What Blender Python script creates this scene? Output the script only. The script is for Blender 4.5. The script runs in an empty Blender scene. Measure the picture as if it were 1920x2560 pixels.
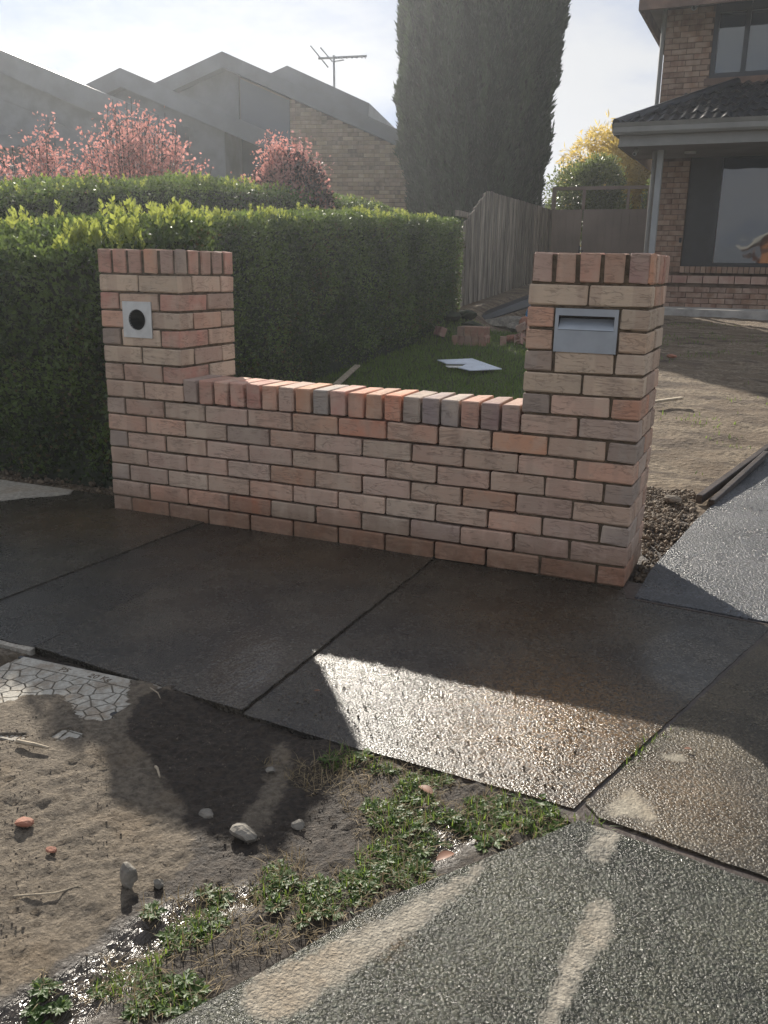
import bpy, bmesh, math, random
import numpy as np
from mathutils import Vector, Matrix
sc = bpy.context.scene
C = sc.collection
R_ = math.radians
# ------------------------------------------------------------------ camera
cam = bpy.data.cameras.new('camera'); camo = bpy.data.objects.new('camera', cam); C.objects.link(camo)
rt = Vector((0.91377, 0.40589, 0.01686)); fw = Vector((-0.38732, 0.88299, -0.26517))
rt.normalize(); fw.normalize(); up = rt.cross(fw).normalized(); rt = fw.cross(up)
camo.matrix_world = Matrix(((rt.x, up.x, -fw.x, 3.0914), (rt.y, up.y, -fw.y, -3.5136), (rt.z, up.z, -fw.z, 1.238), (0, 0, 0, 1)))
cam.sensor_fit = 'VERTICAL'; cam.sensor_height = 36; cam.lens = 36 * 2198.8 / 2560
cam.clip_start = .05; cam.clip_end = 2000
sc.camera = camo
# ------------------------------------------------------------------ sky, sun, exposure
SUN = Vector((-1.32, 1.573, 1.0)).normalized()
EL = math.asin(SUN.z); AZ = math.atan2(SUN.x, SUN.y)
w = bpy.data.worlds.new('World'); sc.world = w; w.use_nodes = True
nt = w.node_tree; nt.nodes.clear()
def wn(t, **k):
    n = nt.nodes.new(t)
    for a, b in k.items(): setattr(n, a, b)
    return n
sky = wn('ShaderNodeTexSky', sky_type='NISHITA', sun_disc=False, sun_elevation=EL, sun_rotation=AZ)
sky.air_density = 1.0; sky.dust_density = 1.2; sky.ozone_density = 1.0
tc = wn('ShaderNodeTexCoord'); sep = wn('ShaderNodeSeparateXYZ'); nt.links.new(tc.outputs['Generated'], sep.inputs[0])
zz = wn('ShaderNodeMath', operation='ADD'); zz.inputs[1].default_value = .22; nt.links.new(sep.outputs[2], zz.inputs[0])
za = wn('ShaderNodeMath', operation='MAXIMUM'); za.inputs[1].default_value = .1; nt.links.new(zz.outputs[0], za.inputs[0])
dv = wn('ShaderNodeVectorMath', operation='DIVIDE'); nt.links.new(tc.outputs['Generated'], dv.inputs[0]); nt.links.new(za.outputs[0], dv.inputs[1])
cn = wn('ShaderNodeTexNoise'); cn.inputs['Scale'].default_value = 1.3; cn.inputs['Detail'].default_value = 7; cn.inputs['Roughness'].default_value = .55
cof = wn('ShaderNodeVectorMath', operation='ADD'); cof.inputs[1].default_value = (3.1, 7.4, 0); nt.links.new(dv.outputs[0], cof.inputs[0]); nt.links.new(cof.outputs[0], cn.inputs['Vector'])
cr = wn('ShaderNodeMapRange'); cr.interpolation_type = 'SMOOTHSTEP'
cr.inputs[1].default_value = .36; cr.inputs[2].default_value = .60; cr.inputs[3].default_value = .0; cr.inputs[4].default_value = 1.0
nt.links.new(cn.outputs['Fac'], cr.inputs[0])
cl = wn('ShaderNodeMix', data_type='RGBA'); nt.links.new(cr.outputs[0], cl.inputs[0])     # thin bright cloud over a pale blue sky
cl.inputs[6].default_value = (1.75, 2.1, 2.85, 1); cl.inputs[7].default_value = (3.15, 3.18, 3.25, 1)
dt = wn('ShaderNodeVectorMath', operation='DOT_PRODUCT'); nt.links.new(tc.outputs['Generated'], dt.inputs[0]); dt.inputs[1].default_value = SUN
gl = wn('ShaderNodeMapRange'); gl.interpolation_type = 'SMOOTHSTEP'; nt.links.new(dt.outputs['Value'], gl.inputs[0])   # cloud lit through around the sun
for q_, v_ in zip((1, 2, 3, 4), (.6, 1.0, 1.0, 1.05)): gl.inputs[q_].default_value = v_
gm = wn('ShaderNodeVectorMath', operation='SCALE'); nt.links.new(cl.outputs[2], gm.inputs[0]); nt.links.new(gl.outputs[0], gm.inputs['Scale'])
mn = wn('ShaderNodeVectorMath', operation='MINIMUM'); nt.links.new(sky.outputs[0], mn.inputs[0]); mn.inputs[1].default_value = (3.6, 3.8, 4.2)
mx = wn('ShaderNodeMix', data_type='RGBA'); mx.inputs[0].default_value = .88; nt.links.new(mn.outputs[0], mx.inputs[6]); nt.links.new(gm.outputs[0], mx.inputs[7])
bg = wn('ShaderNodeBackground'); bg.inputs[1].default_value = .10
wo = wn('ShaderNodeOutputWorld'); nt.links.new(mx.outputs[2], bg.inputs[0]); nt.links.new(bg.outputs[0], wo.inputs[0])
sl = bpy.data.lights.new('sun', 'SUN'); so = bpy.data.objects.new('sun', sl); C.objects.link(so)
sl.energy = 4.0; sl.angle = R_(.6); sl.color = (1, .93, .82)
so.rotation_euler = SUN.to_track_quat('Z', 'Y').to_euler(); so.location = (-20, 25, 20)
sc.view_settings.view_transform = 'Standard'; sc.view_settings.look = 'None'
sc.view_settings.exposure = 1.2; sc.view_settings.gamma = 1; sc.view_settings.use_curve_mapping = False
sc.render.engine = 'CYCLES'
sc.cycles.max_bounces = 6; sc.cycles.transparent_max_bounces = 8; sc.cycles.sample_clamp_indirect = 6

# ------------------------------------------------------------------ material helpers
class MT:
    def __init__(s, name, rough=.8, spec=.5):
        s.m = bpy.data.materials.new(name); s.m.use_nodes = True; s.t = s.m.node_tree
        s.b = s.t.nodes['Principled BSDF']; s.b.inputs['Roughness'].default_value = rough
        s.b.inputs['Specular IOR Level'].default_value = spec; s.out = s.t.nodes['Material Output']
    def n(s, t, **k):
        n = s.t.nodes.new(t)
        for a, b in k.items(): setattr(n, a, b)
        return n
    def l(s, a, b): s.t.links.new(a, b)
    def setin(s, sock, v):
        if isinstance(v, bpy.types.NodeSocket): s.l(v, sock)
        elif isinstance(v, (tuple, list)) and len(v) == 3 and sock.type == 'RGBA': sock.default_value = (*v, 1)
        elif sock.type == 'RGBA' and isinstance(v, (int, float)): sock.default_value = (v, v, v, 1)
        else: sock.default_value = v
    def co(s, kind='Object', scale=None, off=None):
        c = s.n('ShaderNodeTexCoord').outputs[kind]
        if off is not None:
            a = s.n('ShaderNodeVectorMath', operation='ADD'); s.l(c, a.inputs[0]); s.setin(a.inputs[1], off); c = a.outputs[0]
        if scale is not None:
            a = s.n('ShaderNodeVectorMath', operation='MULTIPLY'); s.l(c, a.inputs[0]); a.inputs[1].default_value = scale; c = a.outputs[0]
        return c
    def noise(s, v, scale, detail=4, rough=.55, dist=0):
        a = s.n('ShaderNodeTexNoise'); s.l(v, a.inputs['Vector']); a.inputs['Scale'].default_value = scale
        a.inputs['Detail'].default_value = detail; a.inputs['Roughness'].default_value = rough; a.inputs['Distortion'].default_value = dist
        return a.outputs['Fac']
    def voro(s, v, scale, feature='F1', out='Distance', rnd=1):
        a = s.n('ShaderNodeTexVoronoi', feature=feature); s.l(v, a.inputs['Vector']); a.inputs['Scale'].default_value = scale
        a.inputs['Randomness'].default_value = rnd
        return a.outputs[out]
    def math(s, op, a, b=0.0, c=0.0):
        n = s.n('ShaderNodeMath', operation=op); s.setin(n.inputs[0], a); s.setin(n.inputs[1], b); s.setin(n.inputs[2], c); return n.outputs[0]
    def mr(s, v, a, b, c=0., d=1., smooth=True):
        n = s.n('ShaderNodeMapRange'); s.setin(n.inputs[0], v)
        if smooth: n.interpolation_type = 'SMOOTHSTEP'
        for i, x in enumerate((a, b, c, d)): n.inputs[i + 1].default_value = x
        return n.outputs[0]
    def mix(s, f, a, b, blend='MIX'):
        n = s.n('ShaderNodeMix', data_type='RGBA', blend_type=blend); s.setin(n.inputs[0], f); s.setin(n.inputs[6], a); s.setin(n.inputs[7], b); return n.outputs[2]
    def attr(s, name, out='Fac'):
        return s.n('ShaderNodeAttribute', attribute_name=name).outputs[out]
    def bump(s, h, strength=.5, dist=.01, normal=None):
        n = s.n('ShaderNodeBump'); s.setin(n.inputs['Height'], h); n.inputs['Strength'].default_value = strength; n.inputs['Distance'].default_value = dist
        if normal is not None: s.l(normal, n.inputs['Normal'])
        return n.outputs[0]
    def base(s, v): s.setin(s.b.inputs['Base Color'], v)
    def rough(s, v): s.setin(s.b.inputs['Roughness'], v)
    def normal(s, v): s.l(v, s.b.inputs['Normal'])

def simple(name, col, rough=.7, var=.15, scale=6, bump=.15, bscale=60, metal=0, spec=.5):
    m = MT(name, rough, spec); c = m.co()
    n1 = m.noise(c, scale, 5)
    dk = tuple(x * (1 - var * 1.6) for x in col); lt = tuple(min(1, x * (1 + var)) for x in col)
    m.base(m.mix(m.mr(n1, .3, .7), dk, lt)); m.b.inputs['Metallic'].default_value = metal
    if bump: m.normal(m.bump(m.noise(c, bscale, 3), bump, .01))
    return m.m

# brick: colour comes from each brick's own object colour
def brick_mat(name, size=1.0, crease=True):
    m = MT(name, .88, .25)
    oi = m.n('ShaderNodeObjectInfo')
    r = m.math('MULTIPLY', oi.outputs['Random'], 37.0)
    cb = m.n('ShaderNodeCombineXYZ'); m.l(r, cb.inputs[0]); m.l(r, cb.inputs[2])
    c = m.co(off=cb.outputs[0])
    n1 = m.noise(c, 9 * size, 3); n2 = m.noise(c, 45 * size, 5, .65)
    col = m.mix(m.mr(n1, .35, .7, 0, .5), oi.outputs['Color'], (.47, .375, .29))
    col = m.mix(m.mr(n2, .55, .8, 0, .5), col, (.20, .145, .115))
    bs = m.n('ShaderNodeVectorMath', operation='MULTIPLY'); m.l(c, bs.inputs[0]); bs.inputs[1].default_value = (9, 9, .6)
    bd = m.noise(bs.outputs[0], 1.0, 1)
    col = m.mix(m.mr(bd, .52, .58, 0, .35), col, (.36, .25, .19))
    hv = m.n('ShaderNodeHueSaturation'); m.l(col, hv.inputs['Color']); m.l(m.math('MULTIPLY_ADD', oi.outputs['Random'], .24, .88), hv.inputs['Value'])
    col = hv.outputs[0]
    st = m.n('ShaderNodeVectorMath', operation='MULTIPLY'); m.l(c, st.inputs[0]); st.inputs[1].default_value = (7, 7, 34)
    wv = m.noise(st.outputs[0], 1.0, 3, .55, 1.6)
    cre = m.mr(m.math('ABSOLUTE', m.math('SUBTRACT', wv, .5)), 0.0, .045)      # thin curved creases
    gate = m.mr(m.noise(c, 11, 2), .42, .55)
    cr_h = m.math('SUBTRACT', 1.0, m.math('MULTIPLY', m.math('SUBTRACT', 1.0, cre), gate))
    if crease:
        col = m.mix(m.math('MULTIPLY', m.math('SUBTRACT', 1.0, cr_h), .34), col, (.12, .085, .065))
    if crease:   # mud splashed up the lowest courses
        gz = m.n('ShaderNodeSeparateXYZ'); m.l(m.n('ShaderNodeNewGeometry').outputs['Position'], gz.inputs[0])
        gn = m.noise(m.n('ShaderNodeNewGeometry').outputs['Position'], 16, 5, .7)
        spl = m.math('MULTIPLY', m.mr(m.math('ADD', gz.outputs[2], m.math('MULTIPLY', m.math('SUBTRACT', gn, .5), .35)), .02, .22, 1, 0), m.mr(gn, .3, .6, .35, .8))
        col = m.mix(spl, col, (.155, .088, .052))
    m.base(col)
    h = m.math('ADD', m.math('MULTIPLY', cr_h, .55 if crease else 0), m.math('MULTIPLY', m.noise(c, 120 * size, 4, .7), .5))
    h = m.math('ADD', h, m.math('MULTIPLY', wv, .8))
    m.normal(m.bump(h, .6, .006))
    return m.m
M = {}
M['brick'] = brick_mat('fired_clay_brick')
M['far_brick'] = brick_mat('old_clay_brick', .5, False)
M['mortar'] = simple('brown_mortar', (.115, .085, .058), .95, .25, 30, .5, 180, spec=.2)
M['far_mortar'] = simple('grey_mortar', (.14, .10, .075), .95, .2, 8, .3, 60, spec=.2)
M['steel'] = simple('brushed_steel', (.55, .56, .57), .42, .06, 20, .05, 200, .85)
M['letterbox'] = simple('silver_grey_paint', (.33, .36, .40), .38, .05, 12, .03, 150, .35)
M['black_inside'] = simple('black_plastic', (.012, .012, .014), .55, .1, 5, 0)
M['grey_paint'] = simple('grey_fascia_paint', (.105, .118, .138), .6, .12, 2, .05, 20)
M['grey_siding'] = simple('grey_siding_paint', (.125, .138, .155), .65, .12, 3, .08, 30)
M['dark_frame'] = simple('dark_frame_paint', (.022, .025, .03), .4, .1, 5, 0)
M['gutter'] = simple('gutter_paint', (.20, .195, .18), .45, .08, 3, .03, 20)
M['soffit'] = simple('soffit_paint', (.20, .18, .165), .7, .1, 2, .04, 10)
M['post'] = simple('post_paint', (.30, .31, .31), .45, .06, 3, .02, 20)
M['beam'] = simple('beam_timber', (.15, .09, .065), .7, .2, 4, .1, 30)
M['gate'] = simple('brown_gate_sheet', (.20, .155, .125), .6, .1, 1.5, .04, 10)
M['white'] = simple('white_board', (.62, .66, .72), .5, .08, 6, .1, 60)
M['blue'] = simple('blue_plastic', (.02, .20, .40), .4, .15, 10, .2, 30)
M['black_sheet'] = simple('black_plastic_sheet', (.018, .022, .03), .35, .2, 6, .25, 30)
M['stone'] = simple('grey_stone', (.20, .18, .15), .85, .25, 18, .6, 70)
M['clay'] = simple('damp_clay_gravel', (.13, .095, .062), .8, .35, 30, .5, 90)
M['grit'] = simple('wet_grit', (.085, .062, .04), .22, .4, 200, .2, 300)
M['crumb'] = simple('dry_earth_crumb', (.15, .122, .092), .9, .3, 30, .4, 90)
M['red_fragment'] = simple('red_clay_fragment', (.28, .12, .075), .85, .2, 20, .4, 100)
M['stick'] = simple('dry_stick', (.34, .28, .20), .85, .2, 30, .4, 120)
M['wet_timber'] = simple('wet_dark_timber', (.05, .036, .028), .45, .25, 12, .4, 60)
M['antenna'] = simple('antenna_alloy', (.30, .31, .33), .4, .1, 5, 0, 10, .6)
M['tile'] = simple('black_roof_tile', (.016, .017, .021), .34, .2, 8, .15, 60)
m = MT('pale_concrete_lid', .88, .3); c = m.co(); n1 = m.noise(c, 11, 6, .7)
m.base(m.mix(m.mr(n1, .42, .66, 0, .85), m.mix(m.mr(m.noise(c, 70, 4), .3, .7), (.30, .28, .24), (.42, .395, .345)), (.20, .155, .11)))
m.normal(m.bump(m.noise(c, 130, 4), .5, .01)); M['lid'] = m.m
M['lid_groove'] = simple('lid_groove', (.19, .165, .13), .9, .2, 20, .3, 100)
M['cctv'] = simple('camera_housing', (.42, .42, .41), .5, .05, 5, 0)
M['house_far'] = simple('orange_brick_far', (.55, .24, .085), .9, .12, 3, .1, 20)
M['roof_far'] = simple('roof_tile_far', (.16, .14, .13), .8, .15, 3, .2, 15)
M['cream'] = simple('cream_paint', (.62, .60, .54), .6, .06, 3, 0)
M['asphalt'] = simple('asphalt', (.13, .13, .125), .9, .2, 20, .5, 200)

m = MT('weathered_paling', .9, .2)
oi = m.n('ShaderNodeObjectInfo'); c = m.co(scale=(14, 14, 1.2), off=None)
a_ = m.n('ShaderNodeVectorMath', operation='ADD'); m.l(c, a_.inputs[0])
cb = m.n('ShaderNodeCombineXYZ'); m.l(m.math('MULTIPLY', oi.outputs['Random'], 50), cb.inputs[0]); m.l(cb.outputs[0], a_.inputs[1])
n1 = m.noise(a_.outputs[0], 1.5, 5, .6)
col = m.mix(m.mr(n1, .3, .72), (.085, .074, .064), (.31, .265, .215))
hv = m.n('ShaderNodeHueSaturation'); m.l(col, hv.inputs['Color']); m.l(m.math('MULTIPLY_ADD', oi.outputs['Random'], .7, .6), hv.inputs['Value'])
m.base(hv.outputs[0]); m.normal(m.bump(m.noise(a_.outputs[0], 6, 3), .4, .01)); M['paling'] = m.m

m = MT('dark_window_glass', .03, .9); m.base((.014, .026, .045)); m.b.inputs['IOR'].default_value = 1.65
m.normal(m.bump(m.noise(m.co(), 1.6, 2), .12, .03)); M['glass'] = m.m
m = MT('blue_tinted_glass', .25, .6); m.base((.035, .055, .085)); M['blue_glass'] = m.m

def leaf_mat(name, dark, light, trans, rough=.4, tfac=.4, spec=.5):
    m = MT(name, rough, spec)
    t = m.attr('tone')
    col = m.mix(t, dark, light); m.base(col)
    tr = m.n('ShaderNodeBsdfTranslucent'); m.l(m.mix(t, tuple(x * .6 for x in trans), trans), tr.inputs[0])
    mxs = m.n('ShaderNodeMixShader'); mxs.inputs[0].default_value = tfac
    m.l(m.b.outputs[0], mxs.inputs[1]); m.l(tr.outputs[0], mxs.inputs[2]); m.l(mxs.outputs[0], m.out.inputs[0])
    return m.m
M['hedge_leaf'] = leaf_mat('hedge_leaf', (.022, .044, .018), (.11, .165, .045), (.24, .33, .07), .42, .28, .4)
M['shoot_leaf'] = leaf_mat('young_shoot_leaf', (.10, .16, .04), (.24, .28, .06), (.46, .50, .10), .42, .38)
M['cypress_leaf'] = leaf_mat('cypress_spray', (.007, .020, .011), (.032, .062, .030), (.08, .11, .04), .6, .2, .3)
M['gold_leaf'] = leaf_mat('golden_conifer_spray', (.36, .28, .05), (.62, .48, .12), (.90, .68, .16), .55, .45, .3)
M['shrub_leaf'] = leaf_mat('green_shrub_leaf', (.035, .060, .022), (.11, .15, .045), (.28, .34, .10), .3, .3)
M['dark_leaf'] = leaf_mat('dark_tree_leaf', (.012, .022, .014), (.03, .045, .025), (.05, .08, .03), .5, .2)
M['red_leaf'] = leaf_mat('red_leaf', (.24, .11, .10), (.60, .36, .33), (.78, .34, .29), .6, .42, .3)
M['maroon_leaf'] = leaf_mat('maroon_leaf', (.030, .016, .022), (.06, .03, .035), (.10, .03, .03), .5, .2)
M['grass'] = leaf_mat('grass_blade', (.04, .08, .018), (.12, .18, .04), (.28, .40, .06), .55, .4, .35)
M['weed'] = leaf_mat('weed_leaf', (.035, .075, .020), (.11, .17, .042), (.26, .36, .07), .5, .38, .35)
M['brown_leaf'] = leaf_mat('withered_leaf', (.06, .045, .02), (.17, .13, .05), (.2, .14, .05), .6, .25)
M['straw'] = leaf_mat('dead_grass', (.16, .12, .07), (.34, .27, .17), (.3, .22, .1), .8, .2, .2)
M['dead_leaf'] = leaf_mat('fallen_leaf', (.22, .10, .06), (.30, .15, .09), (.3, .13, .07), .6, .3)
M['twig'] = simple('twig_bark', (.075, .058, .048), .9, .25, 20, .4, 80)
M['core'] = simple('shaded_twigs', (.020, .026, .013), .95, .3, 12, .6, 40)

def wet_concrete(name, dry, wet, agg_scale, agg_bump, tint=(.17, .085, .03), wet_rough=.22, spec=.5):
    """attributes: dry = metres inside a dried patch, tint = rust stain 0..1"""
    m = MT(name, .5, spec); c = m.co()
    edge = m.math('ADD', m.attr('dry'), m.math('MULTIPLY', m.math('SUBTRACT', m.noise(c, 21, 6, .78), .5), .075))
    f = m.mr(edge, -.012, .012)                              # 1 = dry
    big = m.noise(c, 3.2, 5, .6); sm = m.noise(c, 40, 4, .6)
    wb = m.n('ShaderNodeVectorMath', operation='MULTIPLY_ADD'); nn = m.n('ShaderNodeTexNoise'); m.l(c, nn.inputs['Vector']); nn.inputs['Scale'].default_value = agg_scale * .8
    m.l(nn.outputs['Color'], wb.inputs[0]); wb.inputs[1].default_value = (.9 / agg_scale,) * 3; m.l(c, wb.inputs[2])
    vo = m.voro(wb.outputs[0], agg_scale); vc = m.voro(wb.outputs[0], agg_scale, out='Color')
    bw = m.n('ShaderNodeRGBToBW'); m.l(vc, bw.inputs[0]); cell = bw.outputs[0]
    wcol = m.mix(m.mr(big, .3, .7), tuple(x * .5 for x in wet), tuple(a * b for a, b in zip(wet, (1.6, 1.5, 1.35))))
    wcol = m.mix(m.math('MULTIPLY', m.attr('tint'), m.mr(sm, .25, .75, .35, 1)), wcol, tint)
    wcol = m.mix(m.mr(cell, .55, .85, 0, .6), wcol, tuple(x * 2.3 for x in wet))
    wcol = m.mix(m.mr(vo, .35, .75, 0, .75), wcol, tuple(x * .3 for x in wet))
    dcol = m.mix(m.mr(sm, .3, .7), tuple(x * .72 for x in dry), tuple(x * 1.12 for x in dry))
    dcol = m.mix(m.mr(big, .45, .75, 0, .5), dcol, tuple(a * b for a, b in zip(dry, (.8, .62, .45))))
    dcol = m.mix(m.mr(cell, .2, .5, .5, 0), dcol, tuple(x * .45 for x in dry))
    m.base(m.mix(f, wcol, dcol))
    wr = m.mr(m.noise(c, 5.5, 3), .35, .65, wet_rough, wet_rough + .12)
    wr = m.math('ADD', wr, m.math('MULTIPLY', cell, .12))
    film = m.mr(m.math('ADD', m.attr('film'), m.math('MULTIPLY', m.math('SUBTRACT', m.noise(c, 6, 4), .5), .5)), .1, .5)
    m.rough(m.mix(f, m.mix(film, wr, .07), .9))
    h = m.math('ADD', m.math('MULTIPLY', m.mr(vo, .1, .65, 1, 0), .45), m.math('MULTIPLY', cell, .35))
    h = m.math('ADD', h, m.math('MULTIPLY', m.noise(c, agg_scale * 1.1, 3, .65, .4), 1.9))
    rp = m.n('ShaderNodeMapping'); m.l(c, rp.inputs[0]); rp.inputs['Rotation'].default_value = (0, 0, .4); rp.inputs['Scale'].default_value = (55, 20, 30)
    h = m.mix(film, h, m.math('ADD', m.math('MULTIPLY', h, .25), m.math('MULTIPLY', m.noise(rp.outputs[0], 1, 3, .6), 1.1)))
    b = m.bump(h, agg_bump, .004)
    m.normal(b)
    return m.m
M['path'] = wet_concrete('wet_footpath_concrete', (.36, .325, .27), (.045, .040, .032), 125, .5, tint=(.19, .10, .03), wet_rough=.14)
M['crossing'] = wet_concrete('wet_crossing_concrete', (.30, .27, .22), (.046, .049, .038), 120, .8, wet_rough=.15, spec=.24)
M['crossing_brown'] = wet_concrete('wet_crossing_brown_concrete', (.31, .275, .215), (.066, .056, .040), 130, .6, wet_rough=.2, spec=.3)
M['aggregate'] = wet_concrete('wet_exposed_aggregate', (.30, .30, .30), (.060, .064, .072), 95, 1.0, wet_rough=.22)
M['patch'] = wet_concrete('wet_asphalt_patch', (.2, .2, .2), (.034, .031, .026), 140, .5, wet_rough=.16)
M['porch'] = simple('porch_concrete', (.36, .34, .31), .85, .15, 6, .3, 60)

m = MT('verge_soil', .9, .4); c = m.co()
nz = m.math('MULTIPLY', m.math('SUBTRACT', m.noise(c, 26, 5, .65), .5), .07)
f = m.mr(m.math('ADD', m.attr('wet'), nz), -.012, .012)
mud = m.mr(m.math('ADD', m.attr('mud'), nz), -.03, .03)
sm = m.noise(c, 60, 5, .65); bg_ = m.noise(c, 5, 4)
dcol = m.mix(m.mr(sm, .3, .7), (.11, .088, .065), (.25, .205, .152)); dcol = m.mix(m.mr(bg_, .5, .75, 0, .5), dcol, (.23, .165, .10))
wcol = m.mix(m.mr(sm, .3, .7), (.024, .017, .012), (.075, .055, .038))
m.base(m.mix(mud, m.mix(f, dcol, wcol), (.055, .044, .035)))
m.rough(m.mix(mud, m.mix(f, .95, .75), .2))
h = m.math('ADD', m.noise(c, 70, 6, .7), m.math('MULTIPLY', m.mr(m.voro(c, 90), 0, .6, 1, 0), .35))
st = m.n('ShaderNodeMapping'); m.l(c, st.inputs[0]); st.inputs['Rotation'].default_value = (0, 0, .5); st.inputs['Scale'].default_value = (95, 38, 40)
rip = m.noise(st.outputs[0], 1.0, 3, .55, .6)
m.normal(m.bump(m.mix(mud, m.math('ADD', h, m.math('MULTIPLY', m.noise(c, 240, 4, .75), .6)), rip), 1.0, .016)); M['soil'] = m.m

m = MT('yard_soil', .92, .35); c = m.co()
sm = m.noise(c, 26, 6, .68); bg_ = m.noise(c, 2.2, 5, .6); st = m.n('ShaderNodeMapping'); m.l(c, st.inputs[0]); st.inputs['Scale'].default_value = (1.0, 3.2, 1); st.inputs['Rotation'].default_value = (0, 0, .25)
tr_ = m.noise(st.outputs[0], 1.7, 5, .6)
dcol = m.mix(m.mr(sm, .3, .72), (.10, .075, .05), (.33, .26, .18))
dcol = m.mix(m.mr(tr_, .44, .62, 0, .9), dcol, (.075, .052, .037))
dcol = m.mix(m.mr(m.noise(c, 3.4, 6, .7), .42, .62, 0, .75), dcol, (.16, .115, .075))
gcol = m.mix(m.mr(sm, .3, .7), (.035, .040, .017), (.075, .085, .03))
f = m.mr(m.math('ADD', m.attr('lawn'), m.math('MULTIPLY', m.math('SUBTRACT', bg_, .5), .9)), -.12, .12)
wt = m.mr(m.attr('wet'), -.1, .1)
m.base(m.mix(wt, m.mix(f, dcol, gcol), (.045, .032, .024))); m.rough(m.mix(wt, .95, .5))
m.normal(m.bump(m.math('ADD', m.noise(c, 30, 7, .75), m.math('MULTIPLY', m.mr(m.voro(c, 22), 0, .6, 1, 0), .4)), 1.0, .04)); M['yard'] = m.m
m = MT('far_ground', .95, .2); c = m.co(); m.base(m.mix(m.mr(m.noise(c, .6, 6), .35, .65), (.14, .15, .07), (.27, .23, .15))); M['ground'] = m.m

# ------------------------------------------------------------------ geometry helpers
LOCAL = set()
def props(o, label=None, cat=None, group=None, kind=None):
    if label: o['label'] = label
    if cat: o['category'] = cat
    if group: o['group'] = group
    if kind: o['kind'] = kind
    return o
def link(name, me, mat=None, parent=None, loc=None, rot=None):
    o = bpy.data.objects.new(name, me); C.objects.link(o)
    if mat is not None and me is not None and not me.materials: me.materials.append(M[mat] if isinstance(mat, str) else mat)
    if parent:
        o.parent = parent
        if parent.name not in LOCAL: o.matrix_parent_inverse = Matrix.Translation(-parent.location)
    if loc is not None: o.location = loc
    if rot is not None: o.rotation_euler = rot
    return o
def empty(name, label, cat, loc=(0, 0, 0), group=None):
    return props(link(name, None, loc=loc), label, cat, group)
def mesh(name, v, f, smooth=False):
    me = bpy.data.meshes.new(name); me.from_pydata([tuple(x) for x in v], [], f); me.update()
    if smooth: me.polygons.foreach_set('use_smooth', [True] * len(me.polygons))
    return me
def tri_mesh(name, V, F, attrs={}):
    """V (n,3) float, F (m,3) int arrays"""
    me = bpy.data.meshes.new(name); n, k = len(V), len(F)
    me.vertices.add(n); me.vertices.foreach_set('co', np.ascontiguousarray(V, dtype=np.float32).ravel())
    me.loops.add(k * 3); me.loops.foreach_set('vertex_index', np.ascontiguousarray(F, dtype=np.int32).ravel())
    me.polygons.add(k); me.polygons.foreach_set('loop_start', np.arange(0, k * 3, 3, dtype=np.int32))
    me.update(calc_edges=True); me.validate()
    for a, d in attrs.items():
        at = me.attributes.new(a, 'FLOAT', 'POINT'); at.data.foreach_set('value', np.ascontiguousarray(d, dtype=np.float32))
    return me
class MB:
    def __init__(s): s.v = []; s.f = []
    def add(s, v, f):
        o = len(s.v); s.v += [tuple(x) for x in v]; s.f += [tuple(i + o for i in q) for q in f]; return s
    def box(s, x0, x1, y0, y1, z0, z1):
        return s.add([(x0, y0, z0), (x1, y0, z0), (x1, y1, z0), (x0, y1, z0), (x0, y0, z1), (x1, y0, z1), (x1, y1, z1), (x0, y1, z1)],
                     [(0, 3, 2, 1), (4, 5, 6, 7), (0, 1, 5, 4), (1, 2, 6, 5), (2, 3, 7, 6), (3, 0, 4, 7)])
    def prism(s, poly, ext):
        """poly: list of 3D points (planar), ext: extrusion vector"""
        n = len(poly); e = Vector(ext)
        v = [Vector(p) for p in poly] + [Vector(p) + e for p in poly]
        return s.add(v, [tuple(range(n)), tuple(range(2 * n - 1, n - 1, -1))] + [(i, i + n, (i + 1) % n + n, (i + 1) % n) for i in range(n)])
    def tube(s, pts, r, n=6):
        pts = [Vector(p) for p in pts]; rs = r if isinstance(r, (list, tuple)) else [r] * len(pts); o = []
        for i, p in enumerate(pts):
            d = (pts[min(i + 1, len(pts) - 1)] - pts[max(i - 1, 0)]).normalized()
            a = d.orthogonal().normalized(); b = d.cross(a)
            for k in range(n):
                t = 2 * math.pi * k / n; o.append(p + (a * math.cos(t) + b * math.sin(t)) * rs[i])
        f = [(i * n + k, i * n + (k + 1) % n, (i + 1) * n + (k + 1) % n, (i + 1) * n + k) for i in range(len(pts) - 1) for k in range(n)]
        f += [tuple(range(n - 1, -1, -1)), tuple(range((len(pts) - 1) * n, len(pts) * n))]
        return s.add(o, f)
    def build(s, name, mat, parent=None, loc=None, rot=None, bevel=0, smooth=False):
        me = mesh(name, s.v, s.f, smooth)
        bm = bmesh.new(); bm.from_mesh(me); bmesh.ops.recalc_face_normals(bm, faces=bm.faces)
        if bevel: bmesh.ops.bevel(bm, geom=bm.edges[:], offset=bevel, segments=1, affect='EDGES', clamp_overlap=True)
        bm.to_mesh(me); bm.free()
        return link(name, me, mat, parent, loc, rot)
rng = np.random.default_rng(7); rnd = random.Random(11)
def hash2(ix, iy, s):
    h = (ix * 374761393 + iy * 668265263 + s * 982451653) & 0xffffffff
    h = ((h ^ (h >> 13)) * 1274126177) & 0xffffffff
    return ((h ^ (h >> 16)) & 0xffff) / 65535.
def vnoise(x, y, s=0):
    xi = np.floor(x).astype(np.int64); yi = np.floor(y).astype(np.int64); fx = x - xi; fy = y - yi
    fx = fx * fx * (3 - 2 * fx); fy = fy * fy * (3 - 2 * fy)
    a = hash2(xi, yi, s); b = hash2(xi + 1, yi, s); c_ = hash2(xi, yi + 1, s); d = hash2(xi + 1, yi + 1, s)
    return (a + (b - a) * fx) * (1 - fy) + (c_ + (d - c_) * fx) * fy - .5
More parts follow.
